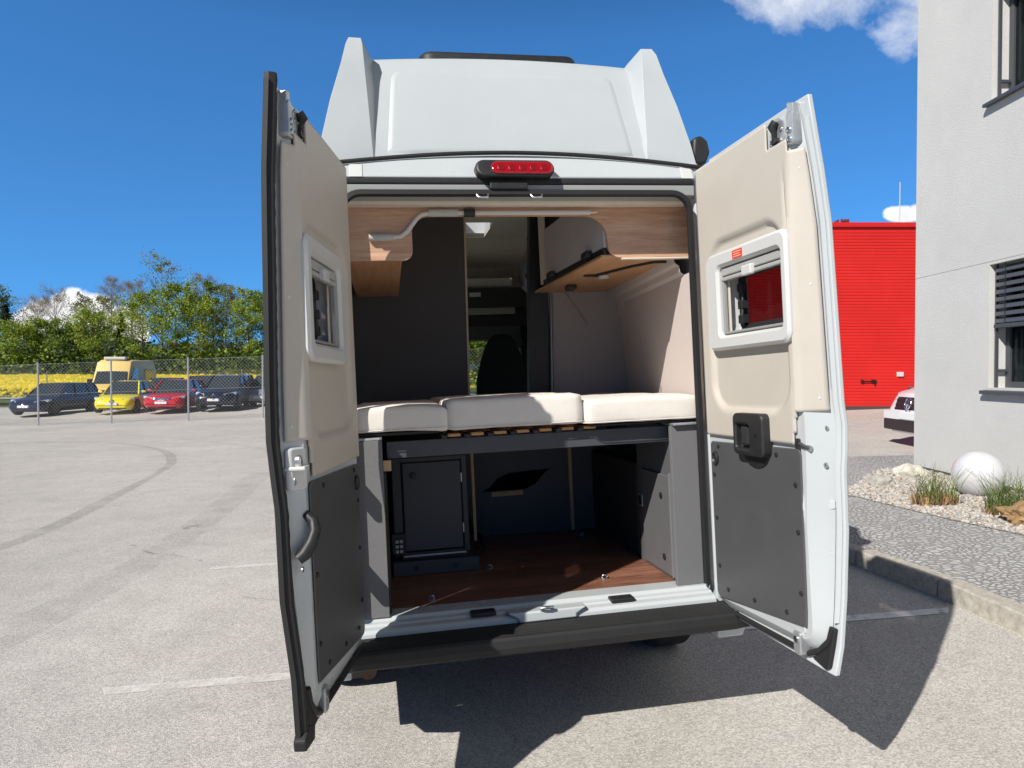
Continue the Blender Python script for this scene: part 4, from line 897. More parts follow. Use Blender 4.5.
# --- inside the van -----------------------------------------------------------
def vb(name, m, x0, x1, y0, y1, z0, z1, bevel=.003, parent=VAN, **k):
    mb = MB(); mb.box(x0, x1, y0, y1, z0, z1); return mb.build(name, m, parent, bevel=bevel, **k)
def xz(name, m, poly, y0, y1, bevel=.003, parent=VAN, **k):
    mb = MB(); mb.prism(poly, lambda a, b, d: (a, d, b), y0, y1); return mb.build(name, m, parent, bevel=bevel, **k)
def garage():
    vb('garage_floor', FLOORW, -.80, .78, .161, 1.52, .560, .580, 0)
    # bed carcass
    def panel(nm, x0, x1, y0, y1, z0, z1, m=GREYF): return vb(nm, m, x0, x1, y0, y1, z0, z1, .002)
    panel('side_pillar', -.83, -.690, .045, .07, .585, 1.345); panel('side_pillar', .635, .80, .075, .10, .585, 1.332)
    vb('pillar_foot_bracket', GALV, -.80, -.69, .05, .20, 1.346, 1.356, .002); vb('pillar_foot_bracket', GALV, .64, .78, .05, .2, 1.334, 1.344, .002)
    # right locker wall with its hatch
    vb('locker_wall', mat('locker_wall_board', (.11, .11, .115), .5, var=(7, .05)), .660, .680, .101, .62, .582, 1.330, .002)
    LOCK = mat('locker_grey_board', (.125, .125, .13), .5, var=(7, .05), bump=(500, .12, .0008))
    h = vb('locker_hatch', LOCK, .648, .6595, .165, .53, .60, 1.085, .003)
    for y, z in ((.26, .98), (.25, .68)):
        k = MB(); k.lathe([(.016, 0), (.016, .005), (.008, .008), (.001, .008)], lambda a, b, q: (.648 - q, y + a, z + b), 16); k.build('lock_knob', BLACK, h, smooth=40)
    tr = MB(); tr.box(.645, .661, .148, .160, .60, 1.10); tr.build('hatch_trim', mat('trim_grey', (.16, .16, .165), .5), VAN, bevel=.003)
    sw = xz('socket', BLACK, rrect(.66, .67, .86, .93, .004, 2), .57, .62); 
    k = MB(); k.prism(rrect(.545, .605, .875, .945, .01, 4), lambda a, b, d: (d, a, b), .652, .6598); so_ = k.build('power_socket', GALV, VAN, bevel=.003)
    k = MB(); k.prism(rrect(.555, .595, .885, .935, .006, 3), lambda a, b, d: (d, a, b), .650, .6525); k.build('socket_face', BLACK, so_)
    vb('locker_back', DARKI, .68, .84, .63, .65, .582, 1.33); vb('wheel_box', DARKI, .66, .88, .65, 1.50, .582, 1.10, .01)
    # left electrical cabinet
    vb('cabinet_base', GREYD, -.67, -.215, .70, 1.2, .582, .655, .003)
    for x in (-.55, -.34):
        k = MB(); k.lathe([(.014, 0), (.014, .004), (.001, .005)], lambda a, b, q: (x + a, .70 - q, .62 + b), 14); k.build('plug', BLACK, VAN, smooth=40)
    c = vb('cabinet', DARKI, -.66, -.255, .77, 1.2, .665, 1.20, .003)
    f = MB()
    for x0, x1, z0, z1 in ((-.655, -.610, .68, 1.195), (-.285, -.258, .68, 1.195), (-.610, -.285, 1.172, 1.195)): f.box(x0, x1, .752, .771, z0, z1)
    f.build('cabinet_frame', mat('frame_dark', (.035, .037, .042), .5), VAN, bevel=.002)
    d = vb('cabinet_door', GREYD, -.600, -.292, .748, .766, .70, 1.168, .004)
    k = MB(); k.lathe([(.018, 0), (.018, .006), (.010, .009), (.001, .009)], lambda a, b, q: (-.545 + a, .748 - q, 1.10 + b), 18); k.build('lock_knob', BLACK, d, smooth=40)
    for z in (.78, 1.05): vb('door_hinge', GALV, -.291, -.285, .744, .758, z, z + .05, .001)
    vb('drawer_rail', GALV, -.61, -.28, .735, .742, .672, .680, .001); vb('drawer_tray', BLACK, -.62, -.27, .74, .765, .658, .695, .002)
    sb = MB(); sb.box(-.672, -.60, .73, .76, .69, .80); sbo = sb.build('fuse_box', BLACK, VAN, bevel=.004)
    for i in range(2):
        for j in range(3): vb('fuse', mat('fuse_white', (.5, .5, .5), .5), -.652 + i * .022, -.636 + i * .022, .724, .7305, .70 + j * .026, .715 + j * .026, .001, parent=sbo)
    # rear bulkhead under the bed, with an opening
    b = xz('bulkhead', GREYD, [(-.22, .582), (.72, .582), (.72, 1.30), (-.22, 1.30)], 1.50, 1.515, 0)
    hole = [(-.09, .872), (-.03, .90), (.02, .955), (.10, .985), (.25, .992), (.385, 1.0), (.34, .975), (.27, .90), (.20, .872)]
    cut(b, [MB().prism(hole, lambda a, c_, d_: (a, d_, c_), 1.4, 1.6)])
    vb('batten', PINE, -.022, .185, 1.492, 1.508, .838, .868, .002); vb('batten', PINE, .495, .518, 1.478, 1.4985, .584, 1.16, .002); vb('batten', PINE, -.200, -.182, 1.05, 1.07, .66, 1.17, .002); vb('batten', PINE, -.690, -.655, .10, .13, 1.205, 1.252, .002)
    vb('batten', PINE, .42, .675, .22, .245, 1.285, 1.318, .002)
    vb('inner_divider', DARKI, -.80, -.225, 1.21, 1.225, .582, 1.30, .002); vb('wheel_box', DARKI, -.83, -.68, .08, 1.2, .582, 1.2, .01)
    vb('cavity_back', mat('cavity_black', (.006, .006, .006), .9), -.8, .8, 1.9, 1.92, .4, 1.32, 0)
    hs = MB(); hs.tube([(-.21, .95, .60), (-.16, .98, .64), (-.14, 1.1, .66), (-.18, 1.3, .66), (-.19, 1.48, .72)], .016, 8); hs.build('hose', BLACK, VAN, smooth=60)
    for x, y in ((.36, .33), (-.16, .72), (-.50, .26), (.52, 1.3)):
        k = MB(); k.lathe([(.022, .5805), (.022, .584), (.015, .586), (.001, .586)], lambda a, c_, q: (x + a, y + c_, q), 18); ko = k.build('lashing_eye', STEEL, VAN, smooth=40)
        k = MB(); k.tube([(x - .015, y, .585), (x - .009, y - .004, .597), (x + .009, y - .004, .597), (x + .015, y, .585)], .003, 8); k.build('ring', STEEL, ko, smooth=60)
    # bed frame
    vb('bed_rail', GREYD, -.672, .690, .150, .175, 1.254, 1.330, .003)
    vb('bed_plate', DARKI, -.83, -.44, .10, 1.45, 1.360, 1.372, .002); vb('bed_plate', DARKI, .26, .83, .10, 1.45, 1.348, 1.355, .002)
    SLATW = mat('slat_wood', (.46, .25, .10), .5, var=(30, .15))
    for k in range(7):
        x = -.40 + k * .105
        vb('bed_slat', SLATW, x, x + .058, .118, 1.44, 1.338, 1.351, .003); vb('slat_holder', BLACK, x - .030, x - .002, .112, .26, 1.332, 1.346, .003)
    vb('bed_rail', GREYD, -.672, .690, 1.42, 1.444, 1.27, 1.334, .003)
    for x in (-.83, .80): vb('bed_bearer', GREYD, x, x + .03, .1, 1.45, 1.28, 1.346, .002)
garage()

def upper():
    # rear facing panels behind the bed
    xz('wardrobe_panel', mat('wardrobe_grey', (.068, .066, .068), .7, var=(2, .05)), [(-1.0, 1.30), (-.155, 1.30), (-.128, 2.68), (-.92, 2.68)], 1.452, 1.475, 0)
    xz('panel_edge', mat('bronze_edge', (.52, .40, .30), .45), [(-.1545, 1.30), (-.142, 1.30), (-.115, 2.68), (-.1275, 2.68)], 1.448, 1.478, .001)
    xz('bathroom_panel', mat('panel_brown_grey', (.30, .28, .275), .7, var=(2, .05)), [(.405, 1.30), (.99, 1.30), (.88, 2.18), (.86, 2.34), (.405, 2.30)], 1.452, 1.475, 0)
    tr = MB(); tr.tube([(.460, 1.444, 2.235), (.66, 1.444, 1.94)], .0035, 6); tr.build('panel_crease', mat('crease_grey', (.24, .23, .235), .5), VAN)
    k = MB(); k.loft([[(a, 1.46, z), (b, 1.46, z), (b, 1.545, z), (a, 1.545, z)] for z, a, b in ((1.25, .240, .40), (2.68, .308, .44))]); k.build('pillar_column', mat('column_black', (.014, .014, .015), .5), VAN, bevel=.003)
    k = MB(); k.tube([(.392, 1.44, 1.31), (.428, 1.44, 2.38)], .011, 10); k.build('grab_pole', mat('pole_grey', (.22, .23, .24), .35, .8), VAN, smooth=60)
    # fabric walls
    for s in (-1, 1):
        w = MB(); A = [(.04, .795, .795, .760), (.224, .812, .806, .766), (.5, .84, .825, .775), (1.46, .94, .885, .80)]
        if s < 0: A = [(y, a + .06, b + .06, c_ + .07) for y, a, b, c_ in A]
        rows = [[(s * a, y, 1.30), (s * (a * .4 + b * .6), y, 1.75), (s * b, y, 2.02), (s * b, y, 2.06), (s * (b - .02), y, 2.075), (s * (b - .025), y, 2.105), (s * (b - .045), y, 2.118), (s * (b - .06), y, 2.17), (s * (c_ - .01), y, 2.34), (s * (c_ - .01), y, 2.50)] for y, a, b, c_ in A]
        R = [w.ring(r) for r in rows]
        for i, (a, b) in enumerate(zip(R, R[1:])):
            k = 4 if i == 0 else 10
            w.bridge(a[:k], b[:k], closed=False)
        o = w.build('wall_lining', WALLF, VAN, fix=False, smooth=25)
    # overhead lockers: undersides, fronts, arched board across the rear
    def locker(x0, x1):
        pass
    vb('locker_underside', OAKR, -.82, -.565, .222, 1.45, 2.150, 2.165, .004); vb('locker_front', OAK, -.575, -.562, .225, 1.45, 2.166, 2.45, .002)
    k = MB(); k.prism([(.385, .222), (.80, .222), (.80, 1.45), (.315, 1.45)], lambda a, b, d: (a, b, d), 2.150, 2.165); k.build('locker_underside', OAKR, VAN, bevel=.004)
    k = MB(); k.prism([(.402, .225), (.418, .225), (.345, 1.18), (.329, 1.18)], lambda a, b, d: (a, b, d), 2.20, 2.50); k.build('locker_front', GREYL, VAN, bevel=.003)
    k = MB(); k.prism([(.398, .225), (.416, .225), (.341, 1.22), (.323, 1.22)], lambda a, b, d: (a, b, d), 2.166, 2.199); k.build('locker_profile', BLACK, VAN, bevel=.003)
    for y in (.42, 1.02):
        x = .402 - (y - .225) * .076; k = MB(); k.box(x - .035, x + .0, y - .045, y + .045, 2.185, 2.215); k.build('flap_hinge', BLACK, VAN, bevel=.006)
    k = MB(); k.prism([(.330, 1.19), (.345, 1.19), (.338, 1.30), (.323, 1.30)], lambda a, b, d: (a, b, d), 2.18, 2.62); k.build('light_strip_cover', PALEW, VAN, bevel=.004)
    k = MB(); k.lathe([(.028, 2.142), (.028, 2.150)], lambda a, b, q: (.50 + a * 2.0, .74 + b, q), 20); ko = k.build('spot_base', BLACK, VAN)
    k = MB(); k.lathe([(.03, 2.128), (.03, 2.1415), ], lambda a, b, q: (.555 + a, .73 + b, q), 20); k.build('spot_lens', WPLAS, ko)
    k = MB(); k.tube([(.50, .74, 2.146), (.62, .45, 2.146), (.70, .33, 2.146), (.76, .33, 2.146)], .009, 6); k.build('spot_cable_duct', BLACK, ko)
    k = MB(); k.box(.44, .50, 1.08, 1.16, 2.12, 2.149); k.build('door_catch', BLACK, VAN, bevel=.008)
    A = lambda cx, cz, r, a0, a1, n=8: [(cx + r * math.cos(math.radians(a0 + (a1 - a0) * k / n)), cz + r * math.sin(math.radians(a0 + (a1 - a0) * k / n))) for k in range(n + 1)]
    fas = [(-.86, 2.43), (-.86, 2.130)] + A(-.560, 2.172, .042, -90, 0) + A(-.443, 2.25, .075, 180, 90) + A(.275, 2.22, .105, 90, 0) + A(.445, 2.190, .062, 180, 270) + [(.84, 2.128), (.84, 2.43)]
    SC = lambda q: (min(.85, -.651 + (q[0] + .651) * 1.03), 1.555 + (q[1] - 1.555) * 1.03)
    fas = [SC(q) for q in fas]; fas = [(a, min(c_, 2.45)) for a, c_ in fas]
    xz('arched_board', OAK, fas, .200, .220, .002)
    xz('board_edge', PALEW, [(.48, 2.1365), (.84, 2.1365), (.84, 2.1435), (.48, 2.1435)], .192, .222, .001)
    vb('top_edge', PALEW, -.86, .80, .125, .195, 2.385, 2.42, .004)
    # crank rod clipped below the board
    cr = MB(); cr.tube([(-0.598, .185, 2.249), (-0.568, .185, 2.252), (-0.537, .185, 2.273), (-0.495, .185, 2.328), (-0.470, .185, 2.351), (-0.434, .185, 2.358), (0.329, .185, 2.359)], .0105, 12); co_ = cr.build('crank_rod', mat('rod_white', (.62, .60, .56), .4), VAN, smooth=60)
    for a, b in (((-0.707, .185, 2.248), (-0.598, .185, 2.249)), ((-0.434, .185, 2.359), (-0.300, .185, 2.359))):
        k = MB(); k.tube([a, b], .0165, 12); k.build('grip', mat('grip_grey', (.50, .49, .46), .5), co_, smooth=60)
    k = MB(); k.tube([(-0.274, .185, 2.359), (-0.223, .185, 2.359)], .0195, 12); k.build('clip', BLACK, co_, smooth=60)
    k = MB(); k.tube([(0.329, .185, 2.359), (0.365, .185, 2.359)], [.006, .004], 8); k.build('hook', PALEW, co_, smooth=60)
    # ceiling and cab
    c = MB(); c.loft([[(x0, y0, z), (x1, y0, z), (x1, y1, z1), (x0, y1, z1)] for z, z1, x0, x1, y0, y1 in ((2.88, 2.93, -.80, .72, .42, 3.9), (2.90, 2.95, -.80, .72, .42, 3.9))])
    ce = c.build('ceiling', CEIL, VAN); cut(ce, [MB().box(-.02, .27, 2.72, 3.34, 2.6, 3.2), MB().box(-.62, -.12, 1.96, 2.52, 2.6, 3.2)])
    for x0, x1, x2 in ((-.90, -.80, 0), (.86, .72, 0)):
        k = MB(); q = [k.ring([(x0, y, 2.30), (x0 * .98, y, 2.55), (x1, y, 2.90)]) for y in (1.5, 3.9)]; k.bridge(q[0], q[1], closed=False); k.build('side_lining', CEIL, VAN, fix=False)
    # rear wall of the roof space above the bed
    k = MB(); q = [k.ring([(x, .13, 2.44), (x, .40, 2.90)]) for x in (-.8, .72)]; k.bridge(q[0], q[1], closed=False); k.build('rear_roof_lining', CEIL, VAN, fix=False)
    k = MB(); q = [k.ring([(x, .11, 2.43), (x, .13, 2.46)]) for x in (-.8, .76)]; k.bridge(q[0], q[1], closed=False); k.build('rear_roof_lining', CEIL, VAN, fix=False)
    # alcove at the front: sloping front lining, mattress, shelf, headliner edge
    k = MB(); q = [k.ring([(x, 3.3, 2.955), (x, 4.0, 2.76), (x, 4.25, 2.50)]) for x in (-.8, .72)]; k.bridge(q[0], q[1], closed=False); k.build('alcove_lining', CEIL, VAN, fix=False)
    vb('alcove_mattress', mat('mattress_pattern', (.55, .50, .46), .9, var=(60, .2)), -.8, .56, 3.55, 4.2, 2.49, 2.585, .02); vb('alcove_board', mat('board_black', (.02, .02, .021), .6), -.8, .80, 3.5, 4.2, 2.30, 2.485, .004)
    vb('alcove_lip', mat('lip_beige', (.30, .27, .24), .6), -.8, .57, 3.55, 3.58, 2.24, 2.335, .004)
    vb('switch_panel', GALV, .13, .24, 3.49, 3.499, 2.40, 2.44, .002)
    xz('cab_headliner', mat('headliner_grey', (.10, .11, .105), .8), [(-.8, 2.02), (.50, 2.02), (.66, 1.92), (.70, 1.98), (.62, 2.24), (-.8, 2.24)], 3.86, 4.1, .01)
    xz('alcove_rear_wall', mat('black_board', (.01, .01, .011), .7), [(-.8, 2.13), (.82, 2.13), (.82, 2.30), (-.8, 2.30)], 3.6, 3.62, 0)
    # tall fridge cabinet
    def lean(nm, m, x, y0, y1, z0, z1, t, **kw):
        k = MB(); X = lambda z: x + (z - 1.47) * .040; k.loft([[(X(z), y0, z), (X(z) + t, y0, z), (X(z) + t, y1, z), (X(z), y1, z)] for z in (z0, z1)]); return k.build(nm, m, VAN, **kw)
    lean('fridge_cabinet', mat('cabinet_taupe', (.16, .12, .10), .5, var=(3, .1)), .385, 1.56, 2.2, .60, 2.68, .42, bevel=.004)
    lean('cabinet_door', wood('dark_oak', (.24, .12, .065), (.40, .22, .13), (14, 14, 1)), .378, 1.58, 2.17, 1.36, 2.36, .006, bevel=.002)
    lean('cabinet_flap', GREYL, .378, 1.60, 2.15, 2.40, 2.64, .006, bevel=.002); lean('cabinet_rail', BLACK, .372, 1.57, 2.19, 2.365, 2.395, .012)
    vb('kitchen_block', DARKI, -.85, -.2, 1.6, 3.1, .6, 1.42, .004)
    vb('bounce_worktop', mat('pale_bounce_worktop', (.78, .74, .68), .5, var=(8, .05)), -.87, -.18, 1.58, 3.12, 1.421, 1.45, .004)  # unseen pale top, added to reflect window sun onto the ceiling
    vb('cab_floor', DARKI, -.85, .85, 1.9, 5.4, .56, .60, 0); vb('dashboard', BLACK, -.88, .82, 4.55, 5.0, .9, 1.32, .05)
    # front seat
    def seat(x):
        s = MB(); Q = [(-.25, 1.05), (.25, 1.05), (.27, 1.40), (.255, 1.62), (.20, 1.82), (.14, 1.97), (.10, 2.03), (.05, 2.055), (-.05, 2.055), (-.10, 2.03), (-.14, 1.97), (-.20, 1.82), (-.255, 1.62), (-.27, 1.40)]
        s.prism(Q, lambda a, b, d: (x + a, 3.55 + d + (b - 1.05) * .12, b), -.07, .07); so_ = s.build('cab_seat', SEATF, VAN, bevel=.04, seg=4, smooth=60)
        s = MB(); s.box(x - .26, x + .26, 3.5, 4.05, .95, 1.10); s.build('seat_cushion', SEATF, so_, bevel=.05, seg=4, smooth=60)
        s = MB(); s.box(x - .18, x + .18, 3.6, 3.95, .6, .95); s.build('seat_box', BLACK, so_, bevel=.02)
    seat(.435); seat(-.48)
    for x in (.74,):
        vb('cab_pillar', DARKI, .70, .88, 4.0, 4.12, 1.0, 2.3, .02); k = MB(); k.tube([(x, 4.0, 2.0), (x - .05, 3.75, 1.9), (x - .06, 3.6, 1.3)], .02, 6); k.build('seat_belt', BLACK, VAN)
upper()

# --- loose mattress cushions on the bed ----------------------------------------
def cushion(x0, x1, y0, y1, z0, z1, label, seed, sag=0.):
    bm = bmesh.new(); nx, ny, nz_ = 26, 26, 6
    w, l, h = x1 - x0, y1 - y0, z1 - z0
    bmesh.ops.create_cube(bm, size=1)
    bmesh.ops.subdivide_edges(bm, edges=bm.edges[:], cuts=15, use_grid_fill=True)
    r = .024
    for v in bm.verts:
        p = V((v.co.x * w, v.co.y * l, v.co.z * h)); 
        q = V((max(-w / 2 + r, min(w / 2 - r, p.x)), max(-l / 2 + r, min(l / 2 - r, p.y)), max(-h / 2 + r, min(h / 2 - r, p.z))))
        d = p - q
        if d.length > 1e-6: p = q + d.normalized() * r
        u, t = 2 * p.x / w, 2 * p.y / l
        side = max(abs(u), abs(t))
        crown = .004 * (1 - u * u) * (1 - t * t) * (1 if p.z > 0 else -.15)
        bulge = .0035 * (1 - (2 * p.z / h) ** 2)
        if abs(t) > .9: p.y += math.copysign(bulge, t)
        if abs(u) > .9: p.x += math.copysign(bulge, u)
        wob = noise.noise((p.x * 6 + seed, p.y * 5, p.z * 9)) * .003 + noise.noise((p.x * 16 + seed, p.y * 14, p.z * 22)) * .0022
        p.z += crown + wob - sag * max(0, u) ** 2 * max(0, -t) * .5
        p.y += wob * .8
        v.co = p + V((0, 0, h / 2))
    me = bpy.data.meshes.new('mattress_cushion'); bm.to_mesh(me); bm.free(); me.materials.append(FABW)
    o = bpy.data.objects.new('mattress_cushion', me); COL.objects.link(o); shade(o, 180)
    o.matrix_basis = VM @ Matrix.Translation(((x0 + x1) / 2, (y0 + y1) / 2, z0))
    for zz in (.10,):
        s = MB(); q = []
        f = (h * zz)
        ww, ll = w / 2 + .0055, l / 2 + .0055
        P = rrect(-ww, ww, -ll, ll, .03, 4); s.tube([(a, b, f) for a, b in P] + [(P[0][0], P[0][1], f)], .0022, 6); s.build('seam_piping', FABW, o, smooth=60)
    return tag(o, label, 'cushion', 'cushions laid side by side on the van bed')
cushion(-.83, -.398, .07, 1.44, 1.374, 1.492, 'left cream bed cushion, lying lower than its neighbours beside the left rear door', 1, .03)
cushion(-.405, .222, .085, 1.44, 1.363, 1.507, 'middle cream bed cushion, the widest and highest of the three', 5)
cushion(.226, .79, .07, 1.44, 1.356, 1.478, 'right cream bed cushion, sunlit and touching the sloping fabric wall', 9)

# ------------------------------------------------------------------ chain link fences
WIRE = mat('fence_wire', (.48, .50, .50), .5, .6)
def fence(name, label, pts, h, pitch=.14, r=.0030, braces=()):
    ox, oy = pts[0]; oz = gz(ox, oy)
    t = empty(name, label, 'fence', 'chain link fences', loc=(ox, oy, oz))
    for i, (x, y) in enumerate(pts):
        z = gz(x, y) - oz; p = MB(); p.tube([(x - ox, y - oy, z - .1), (x - ox, y - oy, z + h + .03)], .034, 10); po = p.build('post', GALV, t, smooth=50)
        c = MB(); c.lathe([(.038, z + h + .03), (.036, z + h + .045), (.001, z + h + .055)], lambda a, b, q: (x - ox + a, y - oy + b, q), 10); c.build('cap', GALV, po, smooth=50)
    for (x0, y0), (x1, y1) in zip(pts, pts[1:]):
        a = V((x0 - ox, y0 - oy - .04, gz(x0, y0) - oz + .04)); b = V((x1 - ox, y1 - oy - .04, gz(x1, y1) - oz + .04)); L = (b - a).length; d = (b - a) / L; up = V((0, 0, 1)); H = h - .04; n = V((d.y, -d.x, 0)).normalized()
        m = MB()
        def wire(p0, p1, rr):
            w = (p1 - p0).normalized(); s = w.cross(n).normalized() * rr; k = n * rr
            A = m.ring([p0 + s, p0 - s * .5 + k * .8, p0 - s * .5 - k * .8]); B = m.ring([p1 + s, p1 - s * .5 + k * .8, p1 - s * .5 - k * .8]); m.bridge(A, B)
        q = -H
        while q < L:
            for sg in (1, -1):
                s0, s1 = q, q + H; z0, z1 = (0, H) if sg > 0 else (H, 0)
                if s0 < 0: z0 += (z1 - z0) * (-s0) / H; s0 = 0
                if s1 > L: z1 = z0 + (z1 - z0) * (L - s0) / (s1 - s0); s1 = L
                if s1 - s0 > .02: wire(a + d * s0 + up * z0, a + d * s1 + up * z1, r)
            q += pitch
        m.build('wire_mesh', WIRE, t, fix=False)
        g = MB(); m = g
        for z in (H - .01, H * .5, .05): wire(a + up * z, b + up * z, .006)
        g.build('tension_wire', WIRE, t, fix=False)
FX = [-30.2, -27.3, -24.4, -21.5, -18.58, -15.71, -12.69, -9.77, -6.85, -3.9, -1.0, 1.9]
fence('chain_link_fence', 'tall galvanised chain link fence running in front of the parked cars', [(x, 27.5 - (.0 if x > -19 else (x + 18.6) * .28)) for x in FX], 2.44)
fence('boundary_fence', 'distant chain link fence along the yellow field, left of the blue estate', [(-38.5, 46.0), (-36.2, 48.5), (-33.8, 51), (-31.3, 53.5), (-28.8, 56), (-26.2, 58.5), (-23.5, 61), (-20.8, 63.5), (-18, 66)], 2.2, .14, .0045)

# ------------------------------------------------------------------ field, verge, hill
GRASSM = mat('verge_grass', (.085, .13, .03), .9, var=(1.5, .35), bump=(12, .8, .05))
RAPE = mat('rape_flower', (.90, .70, .004), .8, var=(.5, .10), trans=.3)
RAPES = mat('rape_stem', (.14, .18, .03), .8, var=(2, .3))
def fz(x, y): return -.62 + .0195 * (y - 56)
vg = MB(); gx = list(range(-130, 11, 10)); gy = [44, 50, 56, 62, 75, 95, 120, 150, 220]
G = [[vg.vert((x, y, gz(x, 40) + .03 if y <= 44 else max(gz(x, 40) + .03, fz(x, y)) if y > 55 else gz(x, 40) + .05) ) for x in gx] for y in gy]
for j in range(len(gy) - 1):
    for i in range(len(gx) - 1): vg.face((G[j][i], G[j][i + 1], G[j + 1][i + 1], G[j + 1][i]))
tag(vg.build('grass_verge', GRASSM, fix=False), kind='structure')
pt = MB(); pt.face(pt.ring([(-60, 45.5, gz(-60, 40) + .09), (-8, 45.5, gz(-8, 40) + .09), (-8, 49, gz(-8, 40) + .09), (-60, 49, gz(-60, 40) + .09)]))
tag(pt.build('gravel_path', mat('path_gravel', (.42, .40, .36), .95, var=(3, .12)), fix=False), kind='structure')
def rape():
    r = random.Random(12); mb = MB()
    xs = [-125 + 2.5 * i for i in range(51)]; ys = [54.2 + 2.4 * j for j in range(33)]
    g = [[mb.vert((x, y, fz(x, y) + 1.02 + .10 * noise.noise((x * .5, y * .5, 0)) + .05 * noise.noise((x * 2, y * 2, 3)))) for x in xs] for y in ys]
    for j in range(len(ys) - 1):
        for i in range(len(xs) - 1): mb.face((g[j][i], g[j][i + 1], g[j + 1][i + 1], g[j + 1][i]))
    for _ in range(26000):                                             # flower heads and stems
        x = r.uniform(-112, -6); y = 53.8 + 76 * r.random() ** 2.8; z = fz(x, y) + r.uniform(.35, 1.22); s = r.uniform(.05, .13); a = r.uniform(-.6, .6)
        mb.m = 0 if z - fz(x, y) > .40 + r.uniform(-.15, .12) else 1
        u = V((math.cos(a), math.sin(a), r.uniform(-.3, .3))) * s; w = V((r.uniform(-.3, .3), r.uniform(.0, .7), 1)) * s * (1 if mb.m == 0 else 2); c = V((x, y, z))
        mb.face(mb.ring([c - u - w * .5, c + u - w * .5, c + u * .8 + w * .6, c - u * .8 + w * .6]))
    o = mb.build('rapeseed_crop', [RAPE, RAPES], fix=False); tag(o, 'bright yellow rapeseed field in flower behind the fence', 'rapeseed field', kind='stuff')
rape()
hl = MB(); n = 60
for k in range(n + 1):
    x = -1400 + 1500 * k / n; z = 40 + 62 * math.exp(-((x + 1010) / 150) ** 2) + 30 * math.exp(-((x + 640) / 220) ** 2) + 6 * noise.noise((x * .02, 0, 0))
    hl.ring([(x, 1480, -5), (x, 1500, z * .55), (x, 1600, z), (x, 1800, z * .8)])
for k in range(n):
    for i in range(3): hl.face((k * 4 + i, k * 4 + 4 + i, k * 4 + 5 + i, k * 4 + 1 + i))
tag(hl.build('hills', mat('hazy_forest_hill', (.045, .075, .10), .95, var=(.02, .25)), fix=False, smooth=80), kind='structure')  # blue distance haze mixed into the forest colour

